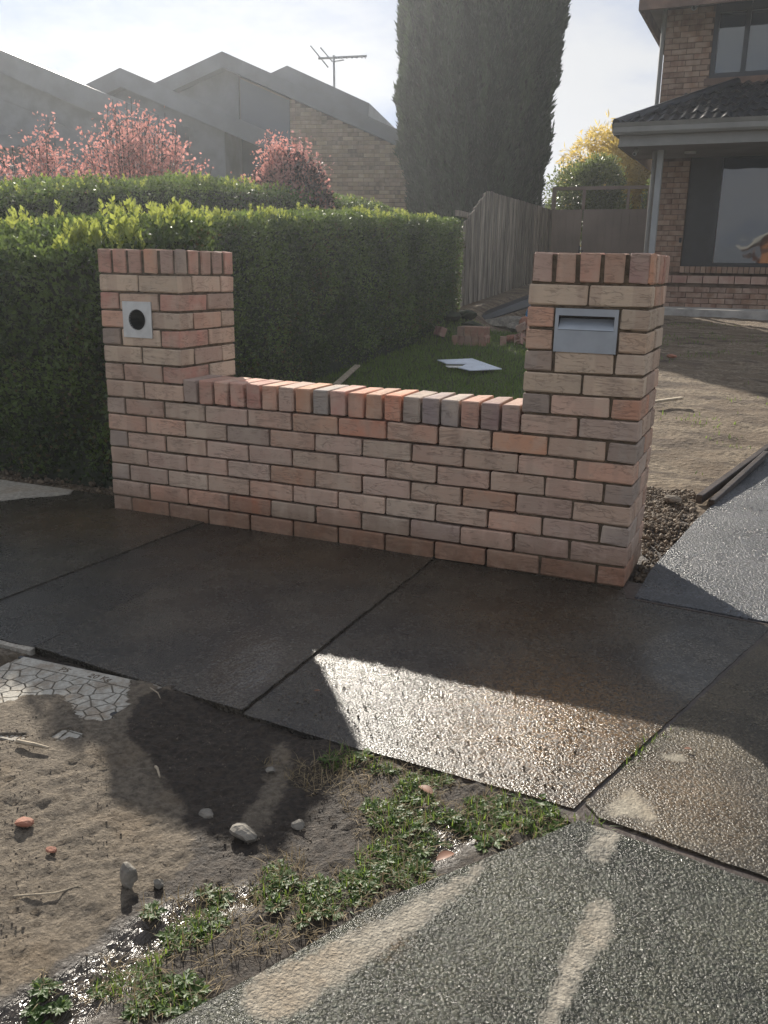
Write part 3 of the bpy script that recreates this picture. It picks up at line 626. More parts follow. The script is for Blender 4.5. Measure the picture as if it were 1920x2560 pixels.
# ------------------------------------------------------------------ hedges
def hedge(name, label, top, x0, x1, y0, y1, face_density, sides, leaf=.026, seed=1, shoots=400, rnd_r=.12, zb=None, shoot_l=.05, lump=.05, axis='y'):
    """box hedge following the ground: top(x,y) gives the height of its flat clipped top; sides: which faces show"""
    g = np.random.default_rng(seed); root = empty(name, label, 'hedge', ((x0 + x1) / 2, y0, 0))
    P = []; Nn = []
    def addf(n, fn):
        a, b = g.random(n), g.random(n); p, nn = fn(a, b); P.append(p); Nn.append(nn)
    zb_ = (lambda x, y: terrain(x, y) + .02) if zb is None else zb
    def vface(fixed, val, lo, hi, nrm):
        def fn(a, b):
            u_ = lo + (hi - lo) * a; X = np.full_like(u_, val) if fixed == 'x' else u_; Y = u_ if fixed == 'x' else np.full_like(u_, val)
            zb0 = zb_(X, Y); zt = top(X, Y); Z = zb0 + (zt - zb0) * (b ** .85)
            k = sstep(rnd_r, 0, zt - Z); ins = k * k * rnd_r * .55
            bul = lump * fbm(u_, Z, 2.3, 3, seed) * 1.6 + lump * .5 * fbm(u_, Z, 9, 2, seed + 5)
            low = .05 * sstep(.25, 0, Z - zb0)
            off = bul - ins - low
            p = np.stack([X, Y, Z], 1); d = np.array(nrm, float); p = p + d * off[:, None]
            nn = np.tile(d, (len(a), 1)); nn[:, 2] += .15 + k * .8
            return p, nn
        return fn
    h = float(np.mean(top(np.array([x0, x1]), np.array([y0, y1])))) - .2
    if 'E' in sides: addf(int(face_density * (y1 - y0) * h), vface('x', x1, y0, y1, (1, 0, 0)))
    if 'S' in sides: addf(int(face_density * (x1 - x0) * h), vface('y', y0, x0, x1, (0, -1, 0)))
    if 'N' in sides: addf(int(face_density * .5 * (x1 - x0) * h), vface('y', y1, x0, x1, (0, 1, 0)))
    def tf(a, b):
        X = x0 + (x1 - x0) * a; Y = y0 + (y1 - y0) * b; Z = top(X, Y)
        e = np.minimum.reduce([x1 - X, X - x0, Y - y0, y1 - Y]); k = sstep(rnd_r, 0, e)
        Z = Z + lump * 1.4 * fbm(X, Y, 2.7, 3, seed + 2) - k * k * rnd_r * .5
        return np.stack([X, Y, Z], 1), np.tile(np.array([0, 0, 1.]), (len(a), 1))
    addf(int(face_density * .8 * (x1 - x0) * (y1 - y0)), tf)
    P = np.concatenate(P); Nn = np.concatenate(Nn); n = len(P)
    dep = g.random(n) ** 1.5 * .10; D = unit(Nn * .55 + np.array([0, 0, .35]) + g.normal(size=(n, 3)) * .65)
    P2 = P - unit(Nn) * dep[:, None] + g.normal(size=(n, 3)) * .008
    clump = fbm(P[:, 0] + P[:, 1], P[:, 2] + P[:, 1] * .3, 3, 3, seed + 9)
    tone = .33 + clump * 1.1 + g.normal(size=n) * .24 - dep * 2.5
    L = leaf * g.uniform(.7, 1.35, n)
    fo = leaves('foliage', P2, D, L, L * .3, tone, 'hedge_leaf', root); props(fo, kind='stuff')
    m_ = n // 14; i = g.integers(0, n, m_); i = i[(fbm(P[i, 0] + P[i, 1], P[i, 2], 1.6, 3, seed + 60) > .02) & (Nn[i, 2] < .5)]
    if len(i): props(leaves('dry_leaves', P[i] + g.normal(size=(len(i), 3)) * .012, unit(g.normal(size=(len(i), 3)) + Nn[i] * .4), leaf, leaf * .3, g.random(len(i)) * .7, 'brown_leaf', root), kind='stuff')
    # upright pale shoots on the top
    if shoots:
        m_ = shoots; a, b = g.random(m_), g.random(m_)
        edge = g.random(m_) < .55
        X = x0 + (x1 - x0) * a; Y = y0 + (y1 - y0) * b
        if 'S' in sides: Y = np.where(edge & (axis == 'x'), y0 + .12 * b, Y)
        if 'E' in sides: X = np.where(edge & (axis == 'y'), x1 - .12 * a, X)
        ok = fbm(X, Y, 2.2, 2, seed + 30) > -.12; X, Y = X[ok], Y[ok]; m_ = len(X)
        e = np.minimum.reduce([x1 - X, Y - y0]); k = sstep(rnd_r, 0, e)
        Z = top(X, Y) + lump * 1.4 * fbm(X, Y, 2.7, 3, seed + 2) - k * k * rnd_r * .5
        sh = g.uniform(.4, 1.25, m_) * shoot_l
        ax = unit(np.stack([g.normal(size=m_) * .22, g.normal(size=m_) * .22, np.ones(m_)], 1)); PP = []; DD = []; LL = []; TT = []
        for q in range(7):
            t = .15 + .85 * q / 6; ang = q * 2.4 + g.random(m_) * 1.0
            PP.append(np.stack([X, Y, Z], 1) + ax * (sh * t)[:, None])
            DD.append(ax * (.9 + .5 * t) + np.stack([np.cos(ang), np.sin(ang), ang * 0], 1) * .75); LL.append(sh * .5 * (1.15 - .35 * t)); TT.append(.25 + .75 * t + g.normal(size=m_) * .15)
        PP = np.concatenate(PP); DD = unit(np.concatenate(DD)); LL = np.concatenate(LL); TT = np.concatenate(TT)
        so_ = leaves('young_shoots', PP, DD, LL, LL * .28, TT, 'shoot_leaf', root); props(so_, kind='stuff')
    # shaded twiggy inside
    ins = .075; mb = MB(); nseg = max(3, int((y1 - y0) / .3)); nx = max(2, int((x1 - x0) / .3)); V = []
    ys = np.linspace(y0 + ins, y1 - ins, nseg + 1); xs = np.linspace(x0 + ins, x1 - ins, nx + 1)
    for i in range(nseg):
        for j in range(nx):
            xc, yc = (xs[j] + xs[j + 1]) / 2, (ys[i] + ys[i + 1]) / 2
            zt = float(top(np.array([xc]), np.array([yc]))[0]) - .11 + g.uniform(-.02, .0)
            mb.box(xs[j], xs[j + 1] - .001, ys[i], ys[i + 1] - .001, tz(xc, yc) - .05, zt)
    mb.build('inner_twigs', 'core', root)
    return root
hedge('street_hedge', 'dense green hedge pressed against the left of the pillar with the round tube', lambda x, y: 1.335 + .165 * sstep(.28, .85, y) + .03 * np.clip((x + .6), -.6, .6), -2.2, -.015, .30, 1.05, 6000, 'SE', .029, 3, 620, .12, zb=lambda x, y: 0 * x + .03, shoot_l=.085, axis='x')
hedge('boundary_hedge', 'long clipped hedge running back along the yard behind the low brick wall', lambda x, y: 1.50 + .075 * np.minimum(y - 1.1, 4.0) + .035 * np.maximum(0, y - 5.1) + 0 * x, -2.0, -.87, 1.10, 7.95, 4200, 'SEN', .031, 5, 420, .13, shoot_l=.06)
hedge('garden_hedge', 'farther hedge rising behind the long clipped hedge, below the red shrubs', lambda x, y: np.interp(y, [1.5, 1.9, 3.2, 4.98, 7.3, 9.6, 11], [1.72, 1.80, 1.97, 2.16, 2.22, 2.20, 2.15]) + 0 * x, -3.9, -2.65, 1.5, 11, 1900, 'ES', .036, 8, 320, .18, shoot_l=.06, lump=.07)

# ------------------------------------------------------------------ trees and shrubs
def spray_mesh(name, P, D, Lr, nb, mat, parent, tone, wid=.05, spread=.35, g=rng, droop=0):
    """feathery sprays: nb thin blades fanned from each base"""
    n = len(P); PP = []; DD = []; LL = []; TT = []
    for k in range(nb):
        d = unit(D + g.normal(size=(n, 3)) * spread); d[:, 2] -= droop * g.random(n); off = (g.random(n) * .5)[:, None]
        PP.append(P + D * Lr[:, None] * off); DD.append(unit(d)); LL.append(Lr * g.uniform(.35, .8, n)); TT.append(tone + g.normal(size=n) * .12)
    LL = np.concatenate(LL)
    return props(leaves(name, np.concatenate(PP), np.concatenate(DD), LL, LL * wid + .004, np.concatenate(TT), mat, parent), kind='stuff')
def cypress():
    g = np.random.default_rng(21); cx, cy, zb, H = -2.80, 13.95, .7, 7.3
    root = empty('cypress_tree', 'tall dark columnar cypress rising beyond the paling fence', 'tree', (cx, cy, zb))
    n = 34000; a = g.random(n) * 2 * math.pi; z = g.random(n) ** .9 * H
    def rad(z, a):
        r = np.interp(z, [0, .6, 1.5, 3.5, 5.6, 6.3, 7.0, 7.4], [.85, .98, 1.20, 1.42, 1.44, 1.25, .7, .1])
        return r * (1 + .10 * fbm(a * 1.9, z * .45, 1.5, 3, 3) + .16 * fbm(a * 3.2, z * .5, 2.2, 2, 5) + .10 * fbm(a * 6, z * 1.1, 2.0, 2, 7))
    r = rad(z, a) * np.where(g.random(n) < .75, 1, g.uniform(.75, 1, n)) 
    P = np.stack([cx + np.cos(a) * r, cy + np.sin(a) * r, zb + z], 1); out = np.stack([np.cos(a), np.sin(a), a * 0], 1)
    D = unit(out * .32 + np.array([0, 0, 1.]) + g.normal(size=(n, 3)) * .2)
    L = g.uniform(.12, .30, n); tone = .35 + 1.2 * fbm(a * 3.2, z * .35, 3, 3, 12) + .5 * fbm(a * 7, z * 1.2, 3, 2, 14) + g.normal(size=n) * .1
    spray_mesh('crown', P - D * L[:, None] * .5, D, L, 6, 'cypress_leaf', root, tone, .07, .24, g)
    m_ = 420; a = g.random(m_) * 2 * math.pi; z = g.random(m_) * 6.8; r = rad(z, a) * .97
    P = np.stack([cx + np.cos(a) * r, cy + np.sin(a) * r, zb + z], 1); out = np.stack([np.cos(a), np.sin(a), a * 0], 1)
    D = unit(out * .45 + np.array([0, 0, 1.]) + g.normal(size=(m_, 3)) * .15)
    spray_mesh('stray_tips', P, D, g.uniform(.2, .38, m_), 7, 'cypress_leaf', root, np.full(m_, .4), .05, .28, g)
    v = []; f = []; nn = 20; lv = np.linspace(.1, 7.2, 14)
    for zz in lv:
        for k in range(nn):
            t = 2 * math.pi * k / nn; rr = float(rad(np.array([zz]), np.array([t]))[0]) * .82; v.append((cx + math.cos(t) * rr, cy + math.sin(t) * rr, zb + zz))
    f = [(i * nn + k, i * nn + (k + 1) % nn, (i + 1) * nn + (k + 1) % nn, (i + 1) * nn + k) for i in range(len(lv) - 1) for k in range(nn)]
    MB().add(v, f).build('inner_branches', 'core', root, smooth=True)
    MB().tube([(cx, cy, zb - .3), (cx, cy, zb + 3), (cx + .1, cy, zb + 6.6)], [.2, .16, .05], 8).build('trunk', 'twig', root)
cypress()
def bush(name, label, cx, cy, zb, rx, ry, rz, n, leaf, mat, seed, cat='tree', lobes=9, blades=1, wid=.28, drp=0, up_=.4, trunk=True, inner=.6):
    g = np.random.default_rng(seed); root = empty(name, label, cat, (cx, cy, zb)); P = []; Nn = []; T = []
    for k in range(lobes):
        a = g.random() * 6.28; e = g.uniform(-.2, 1) ; q = np.array([math.cos(a) * rx * .55 * g.uniform(.5, 1), math.sin(a) * ry * .5, rz * (.95 + .62 * e)])
        rr = np.array([rx, ry, rz]) * g.uniform(.32, .55); m_ = n // lobes
        d = unit(g.normal(size=(m_, 3))); r = g.uniform(.62, 1.05, m_) ** .6; r *= 1 + .25 * g.normal(size=m_) * .4
        p = d * r[:, None] * rr + q; P.append(p); Nn.append(d); T.append(np.full(m_, .4 + g.normal() * .14))
    P = np.concatenate(P); Nn = np.concatenate(Nn); T = np.concatenate(T) + Nn[:, 2] * .15 + g.normal(size=len(P)) * .14
    P = P + np.array([cx, cy, zb]); D = unit(Nn * .6 + np.array([0, 0, up_]) + g.normal(size=P.shape) * .5); D[:, 2] -= drp * g.random(len(P)); D = unit(D); L = leaf * g.uniform(.7, 1.4, len(P))
    if blades == 1: props(leaves('crown', P, D, L, L * wid, T, mat, root), kind='stuff')
    else: spray_mesh('crown', P, D, L, blades, mat, root, T, wid, .45, g, drp)
    tb = MB()
    for k in range(6):
        a = g.random() * 6.28; tb.tube([(cx + .05 * math.cos(a), cy + .05 * math.sin(a), zb - .2), (cx + rx * .25 * math.cos(a), cy + ry * .25 * math.sin(a), zb + rz * .8), (cx + rx * .5 * math.cos(a), cy + ry * .5 * math.sin(a), zb + rz * 1.5)], [.05, .03, .012], 5)
    tb.build('trunk', 'twig', root)
    return root
bush('garden_tree', 'round glossy green tree standing just beyond the brown gate', -1.2, 17.6, .9, 1.2, 1.1, 1.45, 19000, .065, 'shrub_leaf', 31)
bush('garden_tree', 'paler green bushy tree tucked beside the round glossy tree beyond the gate', .3, 18.0, .9, 1.0, 1.0, 1.35, 11000, .065, 'shrub_leaf', 32)
bush('small_shrub', 'small light green shrub showing beneath the gate beam beside the brick house', .95, 16.6, .95, .5, .5, .95, 4500, .05, 'shrub_leaf', 33, 'shrub')
bush('golden_conifer', 'golden yellow feathery conifer behind the green garden trees', -.45, 20.6, .9, 2.1, 1.5, 2.1, 9000, .26, 'gold_leaf', 35, lobes=16, blades=6, wid=.045, drp=.9, up_=.6)
bush('dark_tree', 'very dark dense tree under the porch eave beyond the gate', 2.0, 21.5, .9, 1.6, 1.4, 2.2, 9000, .12, 'dark_leaf', 36, lobes=14)

def red_shrub(label, cx, cy, zb, W, H, stems, seed, leafn, mat='red_leaf', lean=1, low=.45):
    g = np.random.default_rng(seed); root = empty('red_shrub', label, 'shrub', (cx, cy, zb)); mb = MB(); P = []; D = []
    for k in range(stems):
        a = g.random() * 6.28; rr = g.random() ** .5
        bx, by = cx + .25 * rr * math.cos(a), cy + .25 * rr * math.sin(a)
        tx, ty = cx + W * rr * math.cos(a), cy + W * .6 * rr * math.sin(a)
        th = H * (1.0 - .50 * rr ** 1.7 * abs(math.cos(a)) - .15 * g.random())
        p0 = np.array([bx, by, zb]); p2 = np.array([tx, ty, zb + th]); p1 = (p0 + p2) / 2 + np.array([.12 * math.cos(a), .1 * math.sin(a), .1])
        pts = [(1 - t) ** 2 * p0 + 2 * t * (1 - t) * p1 + t * t * p2 for t in np.linspace(0, 1, 6)]
        mb.tube(pts, [.014, .012, .010, .008, .006, .003], 4)
        for q in range(4):
            t0 = g.uniform(.45, .95); i = int(t0 * 5); s0 = pts[min(i, 4)] + (pts[min(i, 4) + 1] - pts[min(i, 4)]) * (t0 * 5 - i)
            s1 = s0 + np.array([g.normal() * .16, g.normal() * .16, g.uniform(.08, .3)]) 
            mb.tube([s0, (s0 + s1) / 2 + g.normal(size=3) * .02, s1], [.006, .004, .002], 4)
            m_ = int(leafn * 1.7); t = g.random(m_)[:, None]; P.append(s0 + (s1 - s0) * t + g.normal(size=(m_, 3)) * .06); D.append(g.normal(size=(m_, 3)) * .8 + np.array([0, 0, .25]))
        m_ = int(leafn * 3.2); t = low + (1 - low) * g.random(m_); P.append(np.array([np.interp(t, np.linspace(0, 1, 6), [p[j] for p in pts]) for j in range(3)]).T + g.normal(size=(m_, 3)) * .07); D.append(g.normal(size=(m_, 3)) * .8 + np.array([0, 0, .2]))
    P = np.concatenate(P); D = unit(np.concatenate(D)); n = len(P); L = g.uniform(.028, .060, n)
    tone = np.clip(.5 + g.normal(size=n) * .3, 0, 1)
    props(leaves('foliage', P, D, L, L * .33, tone, mat, root), kind='stuff'); mb.build('stems', 'twig', root)
    return root
red_shrub('large red leaved shrub with bare stems in front of the grey gables', -4.75, 6.3, .5, 1.3, 2.85, 115, 41, 13, low=.4)
red_shrub('low sprawling pinkish red shrub at the left foot of the large red shrub', -5.6, 5.3, .45, 1.05, 2.45, 60, 42, 11)
b2 = red_shrub('compact red topped shrub with a dark body beside the house brickwork', -3.15, 7.35, .5, .72, 2.45, 60, 43, 18, low=.8)
g = np.random.default_rng(50); n = 9000; d = unit(g.normal(size=(n, 3))); P = d * np.array([.66, .55, .95]) * g.uniform(.7, 1.02, n)[:, None] + np.array([-3.15, 7.35, 1.75])
props(leaves('dark_foliage', P, unit(d + g.normal(size=(n, 3)) * .6), .06, .02, np.clip(.4 + g.normal(size=n) * .2, 0, 1), 'maroon_leaf', b2), kind='stuff')
bush('dark_shrub', 'dark maroon shrub between the two red shrubs against the grey house', -4.1, 8.1, .5, .8, .7, .95, 6000, .07, 'maroon_leaf', 51, 'shrub')

# ------------------------------------------------------------------ neighbour's grey gabled house
HA = R_(14); EX = Vector((math.cos(HA), math.sin(HA), 0)); EN = Vector((-math.sin(HA), math.cos(HA), 0))
def far_brick_mesh(L, H, W=.03):
    bm = bmesh.new(); bmesh.ops.create_cube(bm, size=1)
    for v in bm.verts: v.co = Vector((v.co.x * L, v.co.y * W, v.co.z * H))
    me = bpy.data.meshes.new('brick'); bm.to_mesh(me); bm.free(); me.materials.append(M['far_brick']); return me
_fb = {}
def lay(parent, org, ex, s0, s1, z0, z1, ok, palette, seed, course=.086, L=.24):
    """stretcher courses of separate brick faces on a vertical plane through org, direction ex"""
    r = random.Random(seed); k = 0; ang = math.atan2(ex.y, ex.x); cnt = 0
    z = z0
    while z + course <= z1 + 1e-6:
        s = s0 - (L / 2 if k % 2 else 0)
        while s < s1 - .02:
            a, b = max(s, s0), min(s + L - .01, s1)
            if b - a > .04 and ok((a + b) / 2, z + course / 2):
                ln = round(b - a, 2)
                if ln not in _fb: _fb[ln] = far_brick_mesh(ln, course - .011)
                o = link('brick', _fb[ln], None, parent)
                o.matrix_parent_inverse = Matrix.Translation(-parent.location)
                p = org + ex * ((a + b) / 2); o.location = (p.x, p.y, z + course / 2 + r.uniform(-.002, .002)); o.rotation_euler = (0, 0, ang)
                q = r.choice(palette); v = r.uniform(.82, 1.15); o.color = (q[0] * v, q[1] * v, q[2] * v, 1); cnt += 1
            s += L
        z += course; k += 1
    return cnt
nbr = empty('neighbour_house', 'grey house of stepped gables with wide fascias and a tan brick wall', 'house', (-7.5, 14, .7))
def gable(name, P0, pts, depth, mat, back=0):
    o = Vector((P0[0], P0[1], 0)) + EN * back
    return MB().prism([o + EX * s + Vector((0, 0, z)) for s, z in pts], EN * depth).build(name, mat, nbr)
Q0, Q1, Q2, Q3 = (-7.46, 12.88), (-8.04, 13.79), (-8.63, 14.70), (-9.80, 16.53)
gable('gable_roof', Q0, [(-10, 5.1), (-7, 6.23), (-1.5, 4.13), (-1.5, 3.65), (-7, 5.80), (-10, 4.68)], 7, 'grey_paint', -.25)
gable('gable_roof', Q1, [(-4.2, 4.66), (-2.55, 5.30), (.92, 3.93), (.92, 3.56), (-2.55, 4.93), (-4.2, 4.30)], 6, 'grey_paint', -.2)
gable('gable_roof', Q2, [(-2.8, 4.84), (-.28, 5.80), (4.6, 3.79), (4.6, 3.47), (-.28, 5.48), (-2.8, 4.52)], 6, 'grey_paint', -.2)
gable('gable_roof', Q3, [(0, 5.45), (1.27, 5.94), (3.30, 5.08), (3.27, 4.75), (1.27, 5.62), (0, 5.13)], 4, 'grey_paint', -.1)
gable('wall', Q0, [(-9, .5), (-1.7, .5), (-1.7, 3.75), (-7, 5.8), (-9, 5.0)], 6, 'grey_siding', .06)
gable('wall', Q1, [(-4.0, .5), (-.35, .5), (-.35, 4.06), (-2.55, 4.93), (-4.0, 4.36)], 5, 'grey_siding', .05)
gable('wall', Q2, [(-2.7, .5), (-.02, .5), (-.02, 5.38), (-.28, 5.48), (-2.7, 4.55)], 5, 'grey_siding', .08)
gable('wall', Q2, [(-.02, .5), (1.19, .5), (1.19, 4.87), (-.02, 5.37)], 5, 'dark_frame', .16)
gable('window', Q2, [(.02, 2.2), (1.15, 2.2), (1.15, 4.84), (.02, 5.30)], .03, 'blue_glass', .10)
gable('brick_backing', Q2, [(1.19, .5), (4.5, .5), (4.5, 3.52), (1.19, 4.87)], 5, 'far_mortar', .035)
gable('wall', Q3, [(.1, .5), (3.2, .5), (3.2, 4.78), (1.27, 5.6), (.1, 5.15)], 3.5, 'grey_siding', .1)
for k in range(5):   # diagonal cladding boards
    d = .52 * k; o = Vector((Q0[0], Q0[1], 0))
    MB().prism([o + EX * s + Vector((0, 0, z)) for s, z in ((-8.2, 6.25 - d), (-1.8, 3.76 - d), (-1.8, 3.27 - d), (-8.2, 5.76 - d))], EN * -.03).build('cladding_board', 'grey_siding', nbr, loc=EN * .055)
o = Vector((Q0[0], Q0[1], 0)) - EN * .5
MB().prism([o + EX * s + Vector((0, 0, z)) for s, z in ((-9, 3.57), (-4.0, 3.57), (-4.0, 3.81), (-9, 3.81))], EN * .4).build('lower_fascia', 'grey_paint', nbr)
FBP = [(.27, .20, .125), (.23, .165, .105), (.31, .235, .15), (.19, .14, .10), (.25, .175, .12)]
lay(nbr, Vector((Q2[0], Q2[1], 0)) + EN * .03, EX, 1.19, 4.1, 2.27, 4.85, lambda s, z: z < 4.84 - (s - 1.19) * .405, FBP, 3)
# aerial
ant = empty('tv_antenna', 'thin metal television aerial on a mast above the grey roof', 'antenna', tuple(Vector((Q3[0], Q3[1], 5.4)) + EX * 2.42))
def A(s, z, d=0): return Vector((Q3[0], Q3[1], 0)) + EX * s + EN * d + Vector((0, 0, z))
MB().tube([A(2.42, 5.0), A(2.40, 6.16)], .028, 6).build('mast', 'antenna', ant)
MB().tube([A(2.02, 6.10), A(3.2, 6.13)], .026, 6).build('boom', 'antenna', ant)
for s, l in ((2.50, .10), (2.62, .10), (2.74, .10), (2.86, .09), (2.98, .09), (3.10, .08), (3.18, .08)):
    MB().tube([A(s, 6.07, -l), A(s, 6.16, l)], .014, 5).build('element', 'antenna', ant)
for s, z, s2, z2 in ((1.85, 6.36, 2.24, 5.92), (2.08, 6.33, 2.34, 6.05), (2.40, 6.0, 2.62, 6.08)):
    MB().tube([A(s, z, -.1), A(s2, z2, .1)], .016, 5).build('reflector_rod', 'antenna', ant)

# ------------------------------------------------------------------ right-hand brick house
bh = empty('brick_house', 'two storey red brown brick house with dark framed windows and a tiled porch roof', 'house', (.76, 13, .7))
HX = Vector((1, 0, 0))
w_ = MB()
for b in ((.76, 1.35, 13.03, 13.25, .6, 3.32), (1.35, 7, 13.03, 13.25, .6, 1.285), (.76, 1.50, 13.03, 13.25, 3.32, 5.6), (1.50, 7, 13.031, 13.25, 3.32, 4.22), (1.5, 7, 13.03, 13.25, 5.62, 6)): w_.box(*b)
w_.build('wall_backing', 'far_mortar', bh)
MB().box(.77, 7, 13.26, 20, .6, 6).build('wall', 'dark_frame', bh)
MB().box(.758, .769, 13.24, 20, .6, 5.6).build('side_wall', 'far_mortar', bh)
HBP = [(.23, .14, .095), (.215, .128, .088), (.245, .152, .102), (.20, .12, .084), (.235, .145, .098)]
lay(bh, Vector((0, 13.015, 0)), HX, .76, 1.35, 1.29, 3.15, lambda s, z: True, HBP, 5)
lay(bh, Vector((0, 13.015, 0)), HX, .76, 1.50, 3.44, 5.44, lambda s, z: True, HBP, 6)
lay(bh, Vector((0, 13.014, 0)), HX, 1.50, 3.9, 4.13, 4.22, lambda s, z: True, HBP, 7)
for k in range(26):   # rowlock sill under the big window and the upper window sill
    o = link('sill_brick', _fb.setdefault('row', far_brick_mesh(.076, .105, .12)), None, bh); o.matrix_parent_inverse = Matrix.Translation(-bh.location)
    o.location = (1.40 + k * .086, 12.99, 1.336); q = HBP[k % 5]; o.color = (q[0] * 1.2, q[1] * 1.2, q[2] * 1.2, 1)
MB().box(1.44, 7, 12.96, 13.12, 4.235, 4.34).build('window_sill', 'beam', bh)
fr = MB().box(1.50, 7, 13.06, 13.16, 4.345, 4.43).box(1.50, 1.575, 13.06, 13.16, 4.43, 5.7).box(1.97, 2.045, 13.055, 13.16, 4.43, 5.7).box(3.4, 3.48, 13.055, 13.16, 4.43, 5.7).box(1.575, 7, 13.06, 13.16, 5.32, 5.42)
upw = fr.build('upper_window_frame', 'dark_frame', bh)
MB().box(1.57, 1.975, 13.11, 13.12, 4.42, 5.33).build('pane', 'glass', upw); MB().box(2.04, 3.405, 13.11, 13.12, 4.42, 5.33).build('pane', 'glass', upw); MB().box(3.47, 6.9, 13.11, 13.12, 4.42, 5.33).build('pane', 'glass', upw)
fr = MB().box(1.77, 1.875, 13.04, 13.2, 1.39, 3.32).box(1.875, 7, 13.04, 13.2, 1.39, 1.455).box(1.875, 7, 13.04, 13.2, 3.15, 3.32)
low = fr.build('lower_window_frame', 'dark_frame', bh)
MB().box(1.87, 7, 13.12, 13.13, 1.45, 3.16).build('pane', 'glass', low)
MB().box(1.35, 1.77, 13.17, 13.2, 1.285, 3.32).build('door', 'dark_frame', bh)
MB().box(1.30, 1.34, 12.975, 13.01, 1.78, 1.86).build('intercom', 'black_inside', bh)
# porch: low wall, post, roof
MB().box(.9, 6.8, 11.83, 12.05, .6, 1.115).build('porch_wall_backing', 'far_mortar', bh)
lay(bh, Vector((0, 11.815, 0)), HX, .9, 4.4, .72, 1.12, lambda s, z: True, [(.21, .12, .085), (.19, .11, .08), (.23, .135, .09)], 9)
cap = far_brick_mesh(.225, .115, .30)
for k in range(16):
    o = link('coping_brick', cap, None, bh); o.matrix_parent_inverse = Matrix.Translation(-bh.location); o.location = (1.02 + k * .237, 11.93, 1.178); q = rnd.uniform(.9, 1.1); o.color = (.30 * q, .175 * q, .14 * q, 1)
MB().box(.96, 1.055, 11.86, 11.95, 1.236, 3.15).build('porch_post', 'post', bh, bevel=.008)
MB().tube([(.90, 12.02, .7), (.90, 12.02, 3.15)], .035, 10).build('downpipe', 'gutter', bh)
MB().box(.42, 7, 11.36, 13.0, 3.14, 3.17).build('soffit', 'soffit', bh)
MB().box(.46, 7, 11.34, 11.358, 3.14, 3.33).box(.44, .458, 11.34, 15, 3.14, 3.33).build('fascia', 'gutter', bh)
gp = [(0, 3.30), (-.09, 3.30), (-.115, 3.335), (-.115, 3.40), (-.10, 3.41), (-.125, 3.47), (-.135, 3.47), (-.105, 3.40), (-.105, 3.345), (-.08, 3.312), (0, 3.312)]
MB().prism([(.36, 11.34 + a * 1.0, z) for a, z in gp], (6.6, 0, 0)).build('gutter', 'gutter', bh)
MB().prism([(.46 + a, 11.225, z) for a, z in gp], (0, 3.6, 0)).build('gutter', 'gutter', bh)
props(MB().tube([(1.42, 12.2, 3.115), (1.42, 12.2, 3.14)], .09, 16).build('porch_light', 'cctv'), 'round flat light fitting under the porch soffit', 'light')
def hip(t): return Vector((.40 + 1.55 * t, 11.30 + 1.70 * t, 3.46 + .78 * t))
rf = MB().add([hip(0), (7, 11.30, 3.46), (7, 13.0, 4.24), hip(1), (.40, 15, 3.46), (1.95, 15, 4.24)], [(0, 1, 2, 3), (0, 3, 5, 4)]).build('porch_roof', 'tile', bh)
def tile_mesh():
    n = 12; v = []; f = []; Wt, Lt = .305, .40
    for j, (yy, dz) in enumerate(((0, -.02), (0, .018), (Lt, .0))):
        for i in range(n + 1):
            x = i / n; h = .016 * math.cos(x * 4 * math.pi) + .010 * math.cos(x * 2 * math.pi)
            v.append((x * Wt - Wt / 2, yy, h + dz))
    f = [(j * (n + 1) + i, j * (n + 1) + i + 1, (j + 1) * (n + 1) + i + 1, (j + 1) * (n + 1) + i) for j in range(2) for i in range(n)]
    me = mesh('roof_tile', v, f); me.materials.append(M['tile']); return me
tm = tile_mesh(); sl_ = math.atan2(.78, 1.70)
for r_ in range(6):
    t = r_ / 5.6
    for k in range(16):
        x = .62 + k * .30 + (.15 if r_ % 2 else 0)
        if x < hip(t).x + .12: continue
        o = link('roof_tile', tm, None, bh); o.matrix_parent_inverse = Matrix.Translation(-bh.location)
        o.location = (x, 11.27 + 1.70 * t, 3.475 + .78 * t); o.rotation_euler = (sl_ - .03, 0, rnd.uniform(-.012, .012))
for k in range(6):
    a, b = hip(k / 6 - .01), hip(k / 6 + .17)
    MB().tube([a + Vector((0, 0, .01)), b + Vector((0, 0, .028))], [.085, .07], 10).build('hip_tile', 'tile', bh)
# upper eave
MB().box(.45, 7, 12.38, 13.03, 5.46, 5.49).box(.45, .77, 13.03, 20, 5.46, 5.4899).build('upper_soffit', 'soffit', bh)
MB().box(.40, 7, 12.33, 12.379, 5.28, 5.52).box(.40, .449, 12.38, 20, 5.28, 5.52).build('upper_fascia', 'beam', bh)
MB().add([(.38, 12.3, 5.53), (7, 12.3, 5.53), (7, 16.5, 7.3), (3.5, 16.5, 7.3), (.38, 20.5, 5.53), (3.5, 18, 7.3)], [(0, 1, 2, 3), (0, 3, 5, 4)]).build('upper_roof', 'tile', bh)
MB().tube([(.72, 12.97, 3.4), (.72, 12.97, 5.46)], .035, 8).build('downpipe', 'gutter', bh)
for loc, sc_, lab in (((1.22, 12.67, 5.35), 1.0, 'white security camera hanging from the upper eave beside the window'), ((.66, 11.62, 3.09), .75, 'small white security camera under the corner of the porch eave')):
    e = empty('security_camera', lab, 'camera', loc, 'security cameras on the brick house')
    L_ = Vector(loc); dn = Vector((-.1, -1, -.55)).normalized()
    MB().tube([L_ - dn * .09 * sc_, L_ + dn * .09 * sc_], .04 * sc_, 14).build('housing', 'cctv', e)
    MB().tube([L_ + dn * .0905 * sc_, L_ + dn * .094 * sc_], .028 * sc_, 14).build('lens', 'black_inside', e)
    MB().tube([L_ - dn * .05 * sc_, L_ + Vector((0, 0, .115 if sc_ == 1 else .05))], .014, 8).build('bracket', 'cctv', e)
